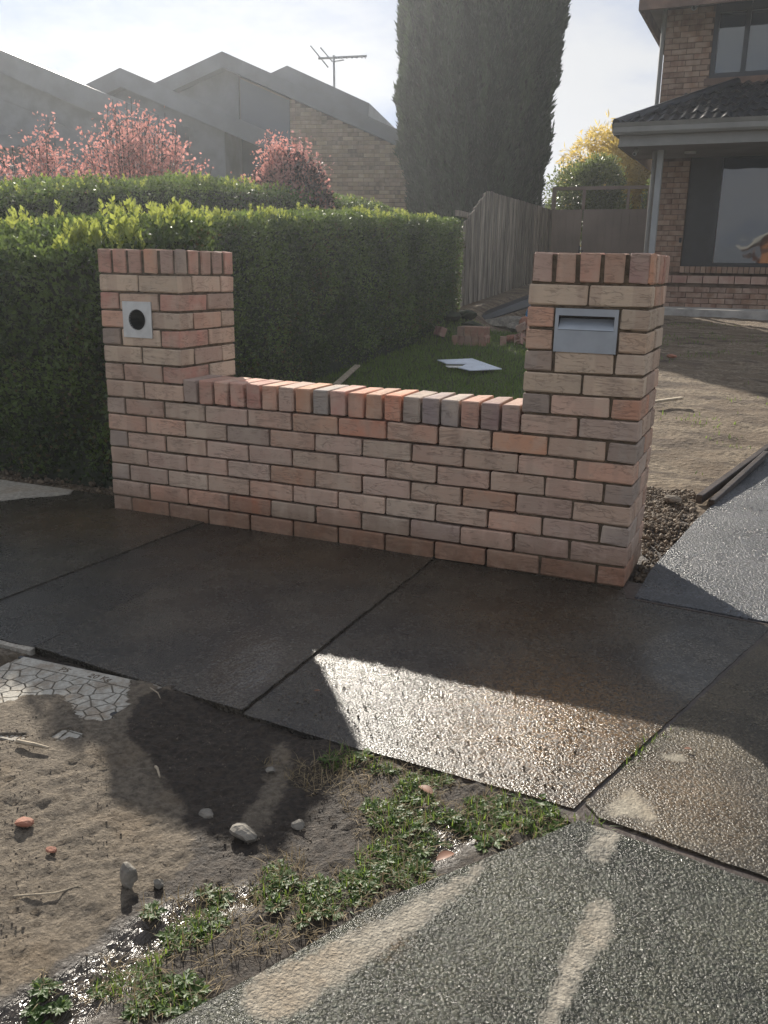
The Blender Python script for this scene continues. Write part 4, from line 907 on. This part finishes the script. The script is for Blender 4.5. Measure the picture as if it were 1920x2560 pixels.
# porch slab, rough concrete edge
slab('porch_slab', [(.3, 10.95), (6.6, 10.72), (6.6, 11.84), (.3, 11.84)], .745, 'porch', None, step=.2, thick=.2, jit=.02); props(bpy.data.objects['porch_slab'], kind='structure')

# ------------------------------------------------------------------ fence and gate
fe = empty('paling_fence', 'weathered grey paling fence stepping up behind the end of the hedge', 'fence', (-1.05, 9, .75))
fa, fb_ = Vector((-.98, 8.1, 0)), Vector((-1.33, 14.52, 0)); fd = (fb_ - fa).normalized(); fn = Vector((fd.y, -fd.x, 0)); Lf = (fb_ - fa).length; npal = int(Lf / .125)
for k in range(npal):
    s = k * .125; p = fa + fd * s; Y = p.y
    zt = float(np.interp(Y, [8.1, 9.39, 14.5], [1.80, 2.37, 2.43])) + rnd.uniform(-.012, .012); zb0 = tz(p.x - .1, Y) + .03
    t2 = float(np.interp(Y + .13, [8.1, 9.39, 14.5], [1.80, 2.37, 2.43])); off = .0 if k % 2 else .017
    a = p + fn * off; b = a + fd * .148; e = fn * .014
    MB().prism([(a.x, a.y, zb0), (b.x, b.y, zb0), (b.x, b.y, zt + (t2 - zt) * .9), (a.x, a.y, zt)], e).build('paling', 'paling', fe)
for z in (1.2, 1.95):
    a, b = fa - fn * .07, fb_ - fn * .07
    MB().prism([(a.x, a.y, z), (b.x, b.y, z), (b.x, b.y, z + .07), (a.x, a.y, z + .07)], fn * .05).build('rail', 'paling', fe)
for s in (.3, 2.6, 4.9):
    a = fa + fd * s - fn * .15
    MB().box(a.x - .05, a.x + .05, a.y - .05, a.y + .05, .4, 1.9).build('post', 'paling', fe)
ga = empty('side_gate', 'brown double gate with an open frame above it beside the brick house', 'gate', (-.4, 14.55, .8))
leafx = [(-1.31, -.735), (-.705, .48)]
for a, b in leafx:
    lf = MB().box(a, b, 14.56, 14.58, .82, 2.44).build('gate_leaf', 'gate', ga); nb = max(3, round((b - a) / .145))
    for k in range(nb):
        MB().box(a + (b - a) * k / nb + .004, a + (b - a) * (k + 1) / nb - .004, 14.548, 14.559, .83, 2.432).build('board', 'gate', lf)
MB().box(-1.34, -1.27, 14.53, 14.6, .7, 2.86).build('gate_post', 'gate', ga); MB().box(.48, .55, 14.53, 14.6, .7, 2.86).build('gate_post', 'gate', ga)
MB().box(-1.27, .48, 14.535, 14.595, 2.80, 2.86).build('top_beam', 'gate', ga); MB().box(-.745, -.695, 14.54, 14.59, 2.445, 2.80).build('mullion', 'gate', ga); MB().box(.10, .15, 14.54, 14.59, 2.445, 2.80).build('mullion', 'gate', ga)
lt_ = MB().box(-.735, -.715, 14.50, 14.545, 1.60, 1.76).box(-.735, -.64, 14.49, 14.515, 1.65, 1.675).build('latch', 'dark_frame', ga)
props(MB().box(.56, .70, 14.62, 14.75, .6, 3.5).build('timber_column', 'beam'), 'brown timber column between the gate and the porch post', 'column')
sh = empty('distant_shed', 'pale blue grey building glimpsed between the cypress and the garden tree', 'shed', (-4.5, 34, .8))
MB().box(-7.5, -1.5, 34, 38, .8, 3.75).build('wall', 'white', sh); MB().box(-7.7, -1.3, 33.8, 38.2, 3.75, 3.95).build('roof', 'grey_paint', sh); MB().box(-4.6, -3.4, 33.96, 33.99, 2.2, 3.2).build('window', 'blue_glass', sh)

# ------------------------------------------------------------------ house across the street (seen in the windows)
oh = empty('street_house', 'orange brick gabled house across the road, mirrored in the windows', 'house', (5, -28, 0))
MB().prism([(1.2, -27, -.1), (8.2, -27, -.1), (8.2, -27, 3.0), (4.7, -27, 5.1), (1.2, -27, 3.0)], (0, -9, 0)).build('wall', 'house_far', oh)
MB().prism([(.5, -26.4, 2.62), (4.7, -26.4, 5.2), (8.9, -26.4, 2.62), (8.9, -26.4, 2.95), (4.7, -26.4, 5.55), (.5, -26.4, 2.95)], (0, -10, 0)).build('roof', 'cream', oh)
MB().box(2.6, 6.6, -26.98, -26.9, 0, 2.2).build('garage_door', 'cream', oh)
bush('street_tree', 'dark street tree across the road, mirrored in the lower window', -4.5, -30, 0, 4, 2.5, 2.2, 4000, .3, 'dark_leaf', 77)
bush('street_tree', 'broad dark tree beside the orange house across the road', 14, -31, 0, 5, 2.5, 2.4, 4000, .3, 'dark_leaf', 78)
# ------------------------------------------------------------------ building leftovers in the yard
def cored_brick():
    bm = bmesh.new(); W, L, H = .0755, .23, .11; vs = {}
    ny = 3
    def V(x, y, z): 
        k = (round(x, 4), round(y, 4), round(z, 4))
        if k not in vs: vs[k] = bm.verts.new(k)
        return vs[k]
    faces = []
    for sx in (-W / 2, W / 2):
        for i in range(ny):
            y0, y1 = -L / 2 + L * i / ny, -L / 2 + L * (i + 1) / ny
            faces.append(bm.faces.new([V(sx, y0, 0), V(sx, y1, 0), V(sx, y1, H), V(sx, y0, H)]))
    for i in range(ny):
        y0, y1 = -L / 2 + L * i / ny, -L / 2 + L * (i + 1) / ny
        for z in (0, H): bm.faces.new([V(-W / 2, y0, z), V(W / 2, y0, z), V(W / 2, y1, z), V(-W / 2, y1, z)])
    for y in (-L / 2, L / 2): bm.faces.new([V(-W / 2, y, 0), V(W / 2, y, 0), V(W / 2, y, H), V(-W / 2, y, H)])
    bmesh.ops.recalc_face_normals(bm, faces=bm.faces)
    bmesh.ops.inset_individual(bm, faces=faces, thickness=.022, depth=0)
    bmesh.ops.inset_individual(bm, faces=faces, thickness=.001, depth=-.025)
    me = bpy.data.meshes.new('loose_brick'); bm.to_mesh(me); bm.free(); me.materials.append(M['brick']); return me
cbm = cored_brick(); zg = tz(-.35, 6.7) - .012
LBC = [(.33, .17, .125), (.30, .165, .135), (.28, .19, .15), (.34, .18, .12), (.31, .155, .11)]
def loose(loc, rot, lab, grp=None, i=0):
    o = link('loose_brick', cbm, None, None, loc, rot); o.color = (*LBC[i % 5], 1); return props(o, lab, 'brick', grp)
ORD = ['end brick with its core holes showing', 'second brick from the holed end', 'third brick from the holed end', 'fourth brick from the holed end', 'end brick farthest from the core holes']
for k in range(5): loose((-.50 + k * .0845 + rnd.uniform(-.002, .002), 6.83 + rnd.uniform(-.008, .008), zg), (0, 0, rnd.uniform(-.02, .02)), ORD[4 - k] + ' in the bottom row of the lawn brick stack', 'bottom row of the brick stack', k)
for k in range(4): loose((-.43 + k * .085, 6.83 + rnd.uniform(-.008, .008), zg + .1105), (0, 0, rnd.uniform(-.03, .03)), [ORD[4], ORD[2], ORD[1], ORD[0]][k] + ' in the top row of the lawn brick stack', 'top row of the brick stack', k + 2)
loose((-.78, 6.9, tz(-.78, 6.9) + .01), (0, R_(20), .7), 'dark loose brick lying beside the hedge foot, left of the brick stack', None, 1)
def chunk(name, r, seed, mat, sx=(1, 1, 1), parent=None, loc=None, sub=2, jag=.28):
    q = random.Random(seed); bm = bmesh.new(); bmesh.ops.create_icosphere(bm, subdivisions=sub, radius=r)
    for k in range(7):
        n = Vector((q.gauss(0, 1), q.gauss(0, 1), q.gauss(0, 1))).normalized(); d = r * q.uniform(.55, .9)
        for v in bm.verts:
            e = v.co.dot(n) - d
            if e > 0: v.co -= n * e
    for v in bm.verts: v.co = Vector((v.co.x * sx[0], v.co.y * sx[1], v.co.z * sx[2])) * (1 + q.uniform(-.5, .5) * jag * .25)
    me = bpy.data.meshes.new(name); bm.to_mesh(me); bm.free()
    return link(name, me, mat, parent, loc)
for k, (x, y, zo, r, rot) in enumerate(((.02, 7.0, 0, .0, (1.57, 0, .3)), (.17, 7.05, 0.0, 0, (1.2, .4, 1.0)), (.16, 7.1, .14, 0, (.3, 1.1, .4)), (.26, 7.02, .02, 0, (.5, .9, 2.1)), (.27, 7.15, .12, 0, (1.1, .2, .5)))):
    o = loose((x, y, tz(x, y) + .02 + zo), rot, 'broken cored brick in the jumbled heap behind the letterbox pillar', 'heap of broken bricks', k)
    o.scale = (1, rnd.uniform(.5, .75), 1)
props(chunk('brick_rubble', .09, 5, 'red_fragment', (1.2, 1, .7), loc=(.10, 7.15, tz(.1, 7.15) + .04)), 'reddish lump of brick rubble under the broken bricks', 'rubble')
# black board, concrete slab, blue bag behind the bricks
props(MB().prism([(-.80, 8.45, .62), (-.25, 8.75, .86), (.2, 8.9, 1.02), (.25, 8.9, .92), (-.15, 8.7, .76), (-.72, 8.4, .57)], (.05, .35, .10)).build('black_plastic_board', 'black_sheet', bevel=.01), 'long black plastic board propped on the bank below the fence', 'board')
g = np.random.default_rng(5); v = []; f = []; nx, ny = 10, 8
for j in range(ny):
    for i in range(nx): v.append((-.45 + i * .13, 9.1 + j * .14, .74 + i * .028 + .14 * math.exp(-((i - 5) / 3) ** 2 - ((j - 4) / 3) ** 2) + g.normal() * .025 + tz(-.3, 9.1) - .55))
f = [(j * nx + i, j * nx + i + 1, (j + 1) * nx + i + 1, (j + 1) * nx + i) for j in range(ny - 1) for i in range(nx - 1)]
props(MB().add(v, f).build('black_tarp', 'black_sheet'), 'crumpled black tarp heaped against the paling fence', 'tarp')
props(chunk('concrete_lump', .30, 9, 'stone', (1.25, .8, .34), loc=(-.42, 8.55, tz(-.42, 8.55) + .06)), 'flat grey lump of broken concrete behind the brick stack', 'concrete lump')
props(chunk('concrete_lump', .16, 12, 'stone', (1.2, .8, .5), loc=(-.12, 8.1, tz(-.1, 8.1) + .05)), 'smaller lump of broken concrete near the broken brick heap', 'concrete lump')
props(chunk('blue_bag', .17, 3, 'blue', (.9, .8, 1.1), loc=(.14, 8.1, tz(.1, 8.1) + .2), sub=3), 'bright blue plastic bag beside the rubble behind the letterbox pillar', 'bag')
props(chunk('terracotta_piece', .10, 4, 'red_fragment', (.9, .8, 1.1), loc=(.04, 7.9, tz(.0, 7.9) + .12)), 'orange terracotta piece next to the blue bag', 'terracotta piece')
for k, (x, y, z) in enumerate(((-.9, 7.6, .12), (-.78, 7.9, .1), (-.62, 7.7, .05))): props(chunk('soil_clod', .13, 40 + k, 'core', (1.3, 1, .6), loc=(x, y, tz(x, y) + z * .3)), 'dark clod of soil heaped at the foot of the hedge end', 'soil clod', 'soil clods at the hedge end')
# white cut-out sheet on the lawn
zs = lambda x, y: tz(x, y) + .02
pw = [(-.17, 5.25), (0.0, 5.06), (.205, 5.12), (.20, 4.86), (.35, 4.76), (.62, 4.95), (.14, 5.47)]
props(MB().prism([(x, y, .315 + (y - 5) * .062) for x, y in pw], (0, 0, .009)).build('white_sheet', 'white'), 'flat white sheet with a square notch lying on the lawn', 'sheet')
props(MB().prism([(.0, 5.03, .302), (.20, 5.09, .306), (.20, 4.98, .299), (.06, 4.95, .297)], (0, 0, .006)).build('cream_offcut', 'cream'), 'cream offcut lying in the notch of the white sheet', 'offcut')
def board(name, a, b, w_, h_, mat, lab, cat, roll=0):
    a, b = Vector(a), Vector(b); d = (b - a).normalized(); s = Vector((0, 0, 1)).cross(d).normalized() * w_ / 2
    return props(MB().prism([a - s, a + s, b + s, b - s], (0, 0, h_)).build(name, mat, bevel=.003), lab, cat)
board('timber_offcut', (-.79, 4.60, tz(0, 4.6) + .03), (-.50, 3.55, tz(0, 3.6) + .03), .06, .02, 'stick', 'pale timber offcut lying on the lawn behind the low wall', 'timber')
board('timber_offcut', (2.20, 3.84, tz(0, 3.9) + .02), (2.42, 4.03, tz(0, 4.0) + .04), .045, .02, 'stick', 'short pale timber offcut on the sunlit dirt beside the letterbox pillar', 'timber')
board('formwork_board', (2.80, 1.36, .055), (3.70, 5.0, tz(0, 5) + .03), .035, .05, 'wet_timber', 'dark formwork timber standing a little off the driveway edge', 'timber')
board('formwork_board', (2.865, 1.36, .05), (3.10, 2.40, tz(0, 2.4) + .03), .03, .035, 'wet_timber', 'dark formwork timber tight along the driveway edge', 'timber')
props(chunk('soil_clod', .045, 61, 'crumb', (1.3, 1, .6), loc=(2.66, 1.32, .07)), 'tan clod of clay at the end of the formwork timbers', 'soil clod')
props(chunk('terracotta_piece', .05, 62, 'red_fragment', (1.2, .8, .5), loc=(2.05, 6.5, tz(2, 6.5) + .02)), 'orange fragment lying alone on the shaded dirt', 'terracotta piece')

# ------------------------------------------------------------------ pit cover in the verge
def clip(poly, nx_, ny_, d):
    out = []
    for i in range(len(poly)):
        a, b = poly[i], poly[(i + 1) % len(poly)]; da = a[0] * nx_ + a[1] * ny_ - d; db = b[0] * nx_ + b[1] * ny_ - d
        if da <= 0: out.append(a)
        if da * db < 0: t = da / (da - db); out.append((a[0] + (b[0] - a[0]) * t, a[1] + (b[1] - a[1]) * t))
    return out
pit = empty('pit_cover', 'pale concrete pit cover with a crazed pattern half buried in dirt', 'pit cover', (1.2, -1.75, 0))
def LP(u, v): return (.945 + u * .575 + v * .03, -1.565 + u * .028 - v * .43)     # lid frame: u along the path, v towards the road
def rim(name, cs, z0, z1, mat, par): return MB().prism([(*LP(u, v), z0) for u, v in cs], (0, 0, z1 - z0)).build(name, mat, par)
lid = rim('lid', [(.03, 0), (.97, 0), (1, .05), (1, .95), (.97, 1), (.03, 1), (0, .95), (0, .05)], -.05, -.0035, 'lid_groove', pit)
rim('border', [(.03, .004), (.97, .004), (.97, .115), (.03, .115)], -.0034, .001, 'lid', lid)
rim('border', [(.05, .88), (.97, .88), (.97, .995), (.05, .995)], -.0034, .001, 'lid', lid)
q = random.Random(8); sd = []
for i in range(12):
    for j in range(7): sd.append(((i + .5 + q.uniform(-.42, .42) + (.5 if j % 2 else 0)) / 12.5, .13 + (j + .5 + q.uniform(-.42, .42)) / 7 * .74))
asp = .43 / .575; cnt = 0
for i, (a, b) in enumerate(sd):
    poly = [(.005, .13), (.99, .13), (.99, .87), (.005, .87)]
    for j, (c_, d_) in enumerate(sd):
        if i == j or (a - c_) ** 2 + (b - d_) ** 2 > .12: continue
        nx_, ny_ = c_ - a, (d_ - b) * asp * asp; mxx, myy = (a + c_) / 2, (b + d_) / 2
        L_ = math.hypot(c_ - a, (d_ - b) * asp); gp_ = .0045
        poly = clip(poly, nx_, ny_, nx_ * mxx + ny_ * myy - gp_ * L_)
        if len(poly) < 3: break
    if len(poly) < 3: continue
    me = MB().prism([(*LP(u, v), -.0036) for u, v in poly], (0, 0, .005)).build('lid_cell', 'lid', lid)
def text(body, u, v, size, par):
    cu = bpy.data.curves.new('lettering', 'FONT'); cu.body = body; cu.size = size; cu.extrude = .0004
    o = bpy.data.objects.new('tmp', cu); C.objects.link(o)
    dg = bpy.context.evaluated_depsgraph_get(); me = bpy.data.meshes.new_from_object(o.evaluated_get(dg)); bpy.data.objects.remove(o)
    x, y = LP(u, v); t = link('lettering', me, 'mortar', par); t.location = (x, y, .0014); t.rotation_euler = (0, 0, R_(2.5)); return t
text('P5', .325, .095, .036, lid); text('20 Kg', .52, .095, .036, lid); text('20 Kg', .55, .975, .036, lid)
MB().tube([(*LP(.915, .47), -.003), (*LP(.915, .47), .0017)], .014, 12).build('lifting_hole', 'black_inside', lid)
rim('frame', [(-.02, -.035), (1.03, -.035), (1.045, .03), (1.045, .4), (1.005, .4), (1.005, -.004), (-.02, -.004)], -.05, -.008, 'blue' if False else 'dark_frame', pit)

# ------------------------------------------------------------------ stones, sticks, leaves on the verge
def vzz(x, y): return float(vz(np.array([x]), np.array([y]))[0])
ST = [((2.118, -2.055), .030, (1.2, .9, .75), 'pale rounded stone sitting on the wet soil'), ((1.985, -2.285), .024, (.85, .8, 1.5), 'grey jagged stone standing upright on the sunlit dirt'),
      ((2.040, -2.262), .013, (1, .9, 1), 'small grey stone beside the upright jagged stone'), ((1.988, -2.012), .018, (1.2, 1, .6), 'dull flat stone half sunk in the wet soil'), ((2.205, -1.96), .017, (1.1, .9, .7), 'small whitish stone near the weeds'), ((2.03, -1.79), .012, (1.2, 1, .7), 'little pink stone on the dry strip of soil')]
for k, ((x, y), r, sx, lab) in enumerate(ST): props(chunk('stone', r, 70 + k, 'stone', sx, loc=(x, y, vzz(x, y) + r * sx[2] * .7)), lab, 'stone')
props(chunk('brick_fragment', .020, 90, 'red_fragment', (1.3, .9, .45), loc=(1.639, -2.231, vzz(1.639, -2.231) + .012)), 'bright orange brick fragment on the dry dirt', 'brick fragment')
props(chunk('brick_fragment', .011, 91, 'red_fragment', (1.3, .9, .6), loc=(1.765, -2.278, vzz(1.765, -2.278) + .006)), 'small dull red brick fragment on the dirt edge in shade', 'brick fragment')
def stick(pts, r, lab):
    props(MB().tube([(x, y, vzz(x, y) + r + .002 + dz) for x, y, dz in pts], [r, r * .9, r * .6][:len(pts)] if len(pts) <= 3 else r, 6).build('stick', 'stick'), lab, 'stick')
stick([(1.375, -1.995, .004), (1.43, -1.99, .006), (1.475, -1.985, .004)], .006, 'pale stick lying beside the buried pit cover')
stick([(1.755, -1.905, .0), (1.775, -1.922, .006), (1.80, -1.945, 0)], .004, 'short pale stick on the edge of the dark wet soil')
stick([(1.50, -1.60, .012), (1.535, -1.61, .010), (1.555, -1.625, .004)], .0022, 'thin straw leaning at the corner of the pit cover')
stick([(1.80, -2.42, .0), (1.87, -2.375, .006), (1.90, -2.33, .0)], .0022, 'thin dark twig on the sunlit dirt')
# fallen leaves
def fallen(x, y, z, ang, L, lab, lobes=1):
    n = 8; v = []; f = []
    for i in range(n + 1):
        t = i / n; w_ = L * .24 * math.sin(math.pi * t) ** .7; zz_ = .25 * L * t * (1 - t)
        for s in (-1, 0, 1): v.append((t * L - L / 2, s * w_, zz_ + abs(s) * w_ * .35))
    f = [(i * 3 + j, i * 3 + j + 1, (i + 1) * 3 + j + 1, (i + 1) * 3 + j) for i in range(n) for j in range(2)]
    me = mesh('fallen_leaf', v, f, True); at = me.attributes.new('tone', 'FLOAT', 'POINT'); at.data.foreach_set('value', [.5] * len(v))
    props(link('fallen_leaf', me, 'dead_leaf', None, (x, y, z), (0, 0, ang)), lab, 'leaf')
fallen(2.562, -1.94, .004, 1.0, .05, 'pinkish brown fallen leaf on the mud beside the crossing edge')
fallen(1.947, -1.383, .012, .5, .02, 'tiny orange leaf on the wet footpath')
fallen(2.428, -1.714, .0, -.4, .05, 'brown fallen leaf in the grass below the footpath edge')
fallen(3.0, -1.24, .008, .3, .022, 'dark curled leaf on the crossing slab')

# ------------------------------------------------------------------ grass, weeds, pebbles
def blades(name, X, Y, Z, H, W_, mat, seed, lean=.5, lab=None, cat='grass', seg=2):
    g = np.random.default_rng(seed); n = len(X); a = g.random(n) * 6.28; ln = np.abs(g.normal(size=n)) * lean
    dx, dy = np.cos(a) * ln, np.sin(a) * ln; s = np.stack([-np.sin(a), np.cos(a), a * 0], 1) * W_[:, None]
    b0 = np.stack([X, Y, Z], 1); d = unit(np.stack([dx, dy, np.ones(n)], 1)) * H[:, None]; d2 = unit(np.stack([dx * 2.6, dy * 2.6, np.full(n, .7)], 1)) * H[:, None]
    mid = b0 + d * .5; tip = mid + d2 * .5
    V = np.stack([b0 - s, b0 + s, mid - s * .8, mid + s * .8, tip], 1).reshape(-1, 3); i = np.arange(n)[:, None] * 5
    F = np.concatenate([i + np.array([[0, 1, 3]]), i + np.array([[0, 3, 2]]), i + np.array([[2, 3, 4]])])
    me = tri_mesh(name, V, F, {'tone': np.repeat(np.clip(.45 + g.normal(size=n) * .25, 0, 1), 5)})
    return props(link(name, me, mat), lab, cat, kind='stuff')
def scatter(poly_fn, box, n, seed):
    g = np.random.default_rng(seed); X = g.uniform(box[0], box[1], n * 12); Y = g.uniform(box[2], box[3], n * 12); ok = poly_fn(X, Y) > g.random(n * 12) * .0 + 0
    return X[ok][:n], Y[ok][:n], g
X, Y, g = scatter(lambda x, y: (yl(x, y) + .3 * fbm(x, y, 3, 3, 70) + .05), (-1.0, 2.0, 2.3, 8.1), 26000, 60)
blades('lawn_grass', X, Y, yz(X, Y) - .005, g.uniform(.03, .085, len(X)), g.uniform(.002, .004, len(X)), 'grass', 61, .55, 'green lawn grass growing behind the low brick wall')
X, Y, g = scatter(lambda x, y: fbm(x, y, 2.5, 3, 80) - .28 + .2 * (y > 7), (1.6, 5, 2, 10), 1800, 62)
blades('dirt_tufts', X, Y, yz(X, Y) - .005, g.uniform(.02, .06, len(X)), g.uniform(.002, .004, len(X)), 'grass', 63, .6, 'sparse grass tufts on the bare dirt by the driveway')
VG = [(2.75, -1.70, .05), (2.60, -1.78, .05), (2.42, -1.80, .10), (2.40, -2.0, .09), (2.34, -2.2, .075), (2.30, -2.32, .06), (2.24, -2.44, .055), (2.17, -2.52, .045)]
cross_edge = [(2.80, -1.68), (2.62, -1.92), (2.492, -2.105), (2.40, -2.32), (2.28, -2.55), (1.9, -3.2), (1.0, -3.2), (1.0, -1.58), (2.1, -1.615), (2.76, -1.645)]
def vgf(x, y): return np.minimum(np.maximum.reduce([sd_chain(x, y, VG), sd_chain(x, y, [(2.12, -1.64, .02), (2.45, -1.66, .045), (2.75, -1.665, .03)])]) + .24 * fbm(x, y, 12, 3, 90) - .022, sd_poly(x, y, cross_edge) + .006)
X, Y, g = scatter(vgf, (1.95, 2.85, -2.75, -1.6), 4000, 64)
blades('verge_grass', X, Y, vz(X, Y) - .003, g.uniform(.012, .036, len(X)), g.uniform(.0010, .0020, len(X)), 'grass', 65, 1.7, 'ragged green grass along the verge beside the crossing')
X, Y, g = scatter(lambda x, y: np.minimum(np.maximum(vgf(x, y) + .05, .05 - np.hypot((x - 2.2) / 3, (y + 1.75) / 1.5)) + .06 * fbm(x, y, 20, 2, 95), sd_poly(x, y, cross_edge)), (1.75, 2.8, -2.6, -1.6), 3600, 66)
blades('dead_grass', X, Y, vz(X, Y) - .001, g.uniform(.012, .05, len(X)), g.uniform(.0006, .0011, len(X)), 'straw', 67, 2.2, 'pale dead grass stalks strewn on the wet verge soil')
X, Y, g = scatter(lambda x, y: np.maximum(sd_chain(x, y, [(2.86, -1.40, .010), (2.905, -1.235, .016), (2.95, -1.12, .004)]), sd_chain(x, y, [(2.80, -1.655, .012), (2.86, -1.665, .008)])), (2.7, 3.0, -1.75, -1.0), 420, 68)
blades('joint_grass', X, Y, X * 0 - .02, g.uniform(.02, .05, len(X)), g.uniform(.0009, .0018, len(X)), 'grass', 69, .8, 'small grass tufts growing in the joint between slab and crossing')
X, Y, g = scatter(lambda x, y: np.hypot(x - 2.04, y + 2.60) * -1 + .07, (1.9, 2.2, -2.75, -2.5), 120, 70)
# broad weeds: many rosettes of lobed leaves
def weeds():
    g = np.random.default_rng(90); P = []; D = []; L = []; T = []
    X, Y, _ = scatter(lambda x, y: vgf(x, y) + .012, (1.98, 2.8, -2.75, -1.62), 170, 91)
    X = np.concatenate([X, g.normal(2.04, .02, 12)]); Y = np.concatenate([Y, g.normal(-2.59, .02, 12)])
    for x, y in zip(X, Y):
        z = vzz(x, y); k = g.integers(4, 8); a0 = g.random() * 6.28; Lk = g.uniform(.014, .032)
        for i in range(k):
            a = a0 + i * 2.4; el = g.uniform(.05, .45); d = np.array([math.cos(a), math.sin(a), el]); d /= np.linalg.norm(d)
            for s_, ll, oo in ((0, 1, 0), (.7, .5, .35), (-.7, .5, .35), (.8, .4, .6), (-.8, .4, .6)):   # toothed leaf
                aa = a + s_; dd = np.array([math.cos(aa), math.sin(aa), el * .8]); P.append(np.array([x, y, z + .002]) + d * Lk * oo); D.append(dd); L.append(Lk * ll * g.uniform(.8, 1.2)); T.append(.45 + g.normal() * .2)
    P = np.array(P); D = unit(np.array(D)); L = np.array(L); rl = np.tile(np.array([0, 0, 1.]), (len(P), 1)) + g.normal(size=(len(P), 3)) * .25
    n = len(P); S = np.cross(D, rl)
    o = leaves('verge_weeds', P, D, L, L * .24, np.array(T), 'weed', None, .2, rl)
    props(o, 'toothed green weeds matted along the verge and crossing edge', 'weeds', kind='stuff')
weeds()
def pebbles(name, X, Y, Z, R0, mat, seed, lab, cat='pebbles'):
    g = np.random.default_rng(seed); n = len(X)
    ico = bmesh.new(); bmesh.ops.create_icosphere(ico, subdivisions=1, radius=1); bv = np.array([v.co[:] for v in ico.verts]); bf = np.array([[v.index for v in f_.verts] for f_ in ico.faces]); ico.free()
    k = len(bv); sx = g.uniform(.6, 1.3, (n, 1, 3)); V = bv[None] * sx * (1 + .25 * g.normal(size=(n, k, 1)) * .5) * R0[:, None, None]
    V = V + np.stack([X, Y, Z], 1)[:, None]; F = (bf[None] + (np.arange(n) * k)[:, None, None]).reshape(-1, 3)
    return props(link(name, tri_mesh(name, V.reshape(-1, 3), F), mat), lab, cat, kind='stuff')
X, Y, g = scatter(lambda x, y: sd_poly(x, y, [(1.2, -1.8), (1.6, -1.62), (2.3, -1.62), (2.3, -2.1), (2.0, -2.6), (1.5, -2.6)]) * (fbm(x, y, 6, 3, 97) > -.15), (1.2, 2.3, -2.7, -1.6), 1900, 71)
pebbles('soil_crumbs', X, Y, vz(X, Y) + .001, np.abs(g.normal(size=len(X))) * .0009 + .0006, 'crumb', 72, 'grey pebbles and crumbs scattered on the verge soil')
X, Y, g = scatter(lambda x, y: sd_poly(x, y, [(2.64, .12), (2.70, .12), (2.82, 1.1), (2.75, 1.6), (2.4, 1.6), (2.64, .5)]), (2.4, 2.9, .1, 1.7), 1500, 73)
pebbles('gravel', X, Y, yz(X, Y) + .004, np.abs(g.normal(size=len(X))) * .005 + .003, 'clay', 74, 'tan gravel and clods between the pillar and the driveway', 'gravel')
X, Y, g = scatter(lambda x, y: sd_poly(x, y, [(1.85, -1.1), (2.75, -1.1), (2.75, -1.58), (1.85, -1.52)]) , (1.8, 2.8, -1.6, -1.0), 1500, 75)
pebbles('grit', X, Y, X * 0 + .0008, np.abs(g.normal(size=len(X))) * .0011 + .0007, 'grit', 76, 'dark grit scattered over the wet footpath slab', 'grit')
X, Y, g = scatter(lambda x, y: sd_poly(x, y, [(-1.2, .21), (-.05, .21), (-.05, .42), (-1.2, .42)]), (-1.2, 0, .2, .45), 260, 77)
pebbles('bed_stones', X, Y, X * 0 + .01, np.abs(g.normal(size=len(X))) * .006 + .003, 'clay', 78, 'dull stones and litter at the foot of the street hedge', 'stones')

# ------------------------------------------------------------------ thin scattering volume added to imitate the veil of lens glare
hz = MB().box(-430, 430, -430, 430, -9, 8.7).build('glare_veil', 'grey_paint'); props(hz, kind='stuff')
hm = bpy.data.materials.new('thin_glare_veil'); hm.use_nodes = True; ht = hm.node_tree; ht.nodes.clear()
pv = ht.nodes.new('ShaderNodeVolumePrincipled'); pv.inputs['Color'].default_value = (.86, .90, .95, 1); pv.inputs['Density'].default_value = .0020; pv.inputs['Anisotropy'].default_value = .66
ho = ht.nodes.new('ShaderNodeOutputMaterial'); ht.links.new(pv.outputs[0], ho.inputs['Volume'])
hz.data.materials.clear(); hz.data.materials.append(hm)
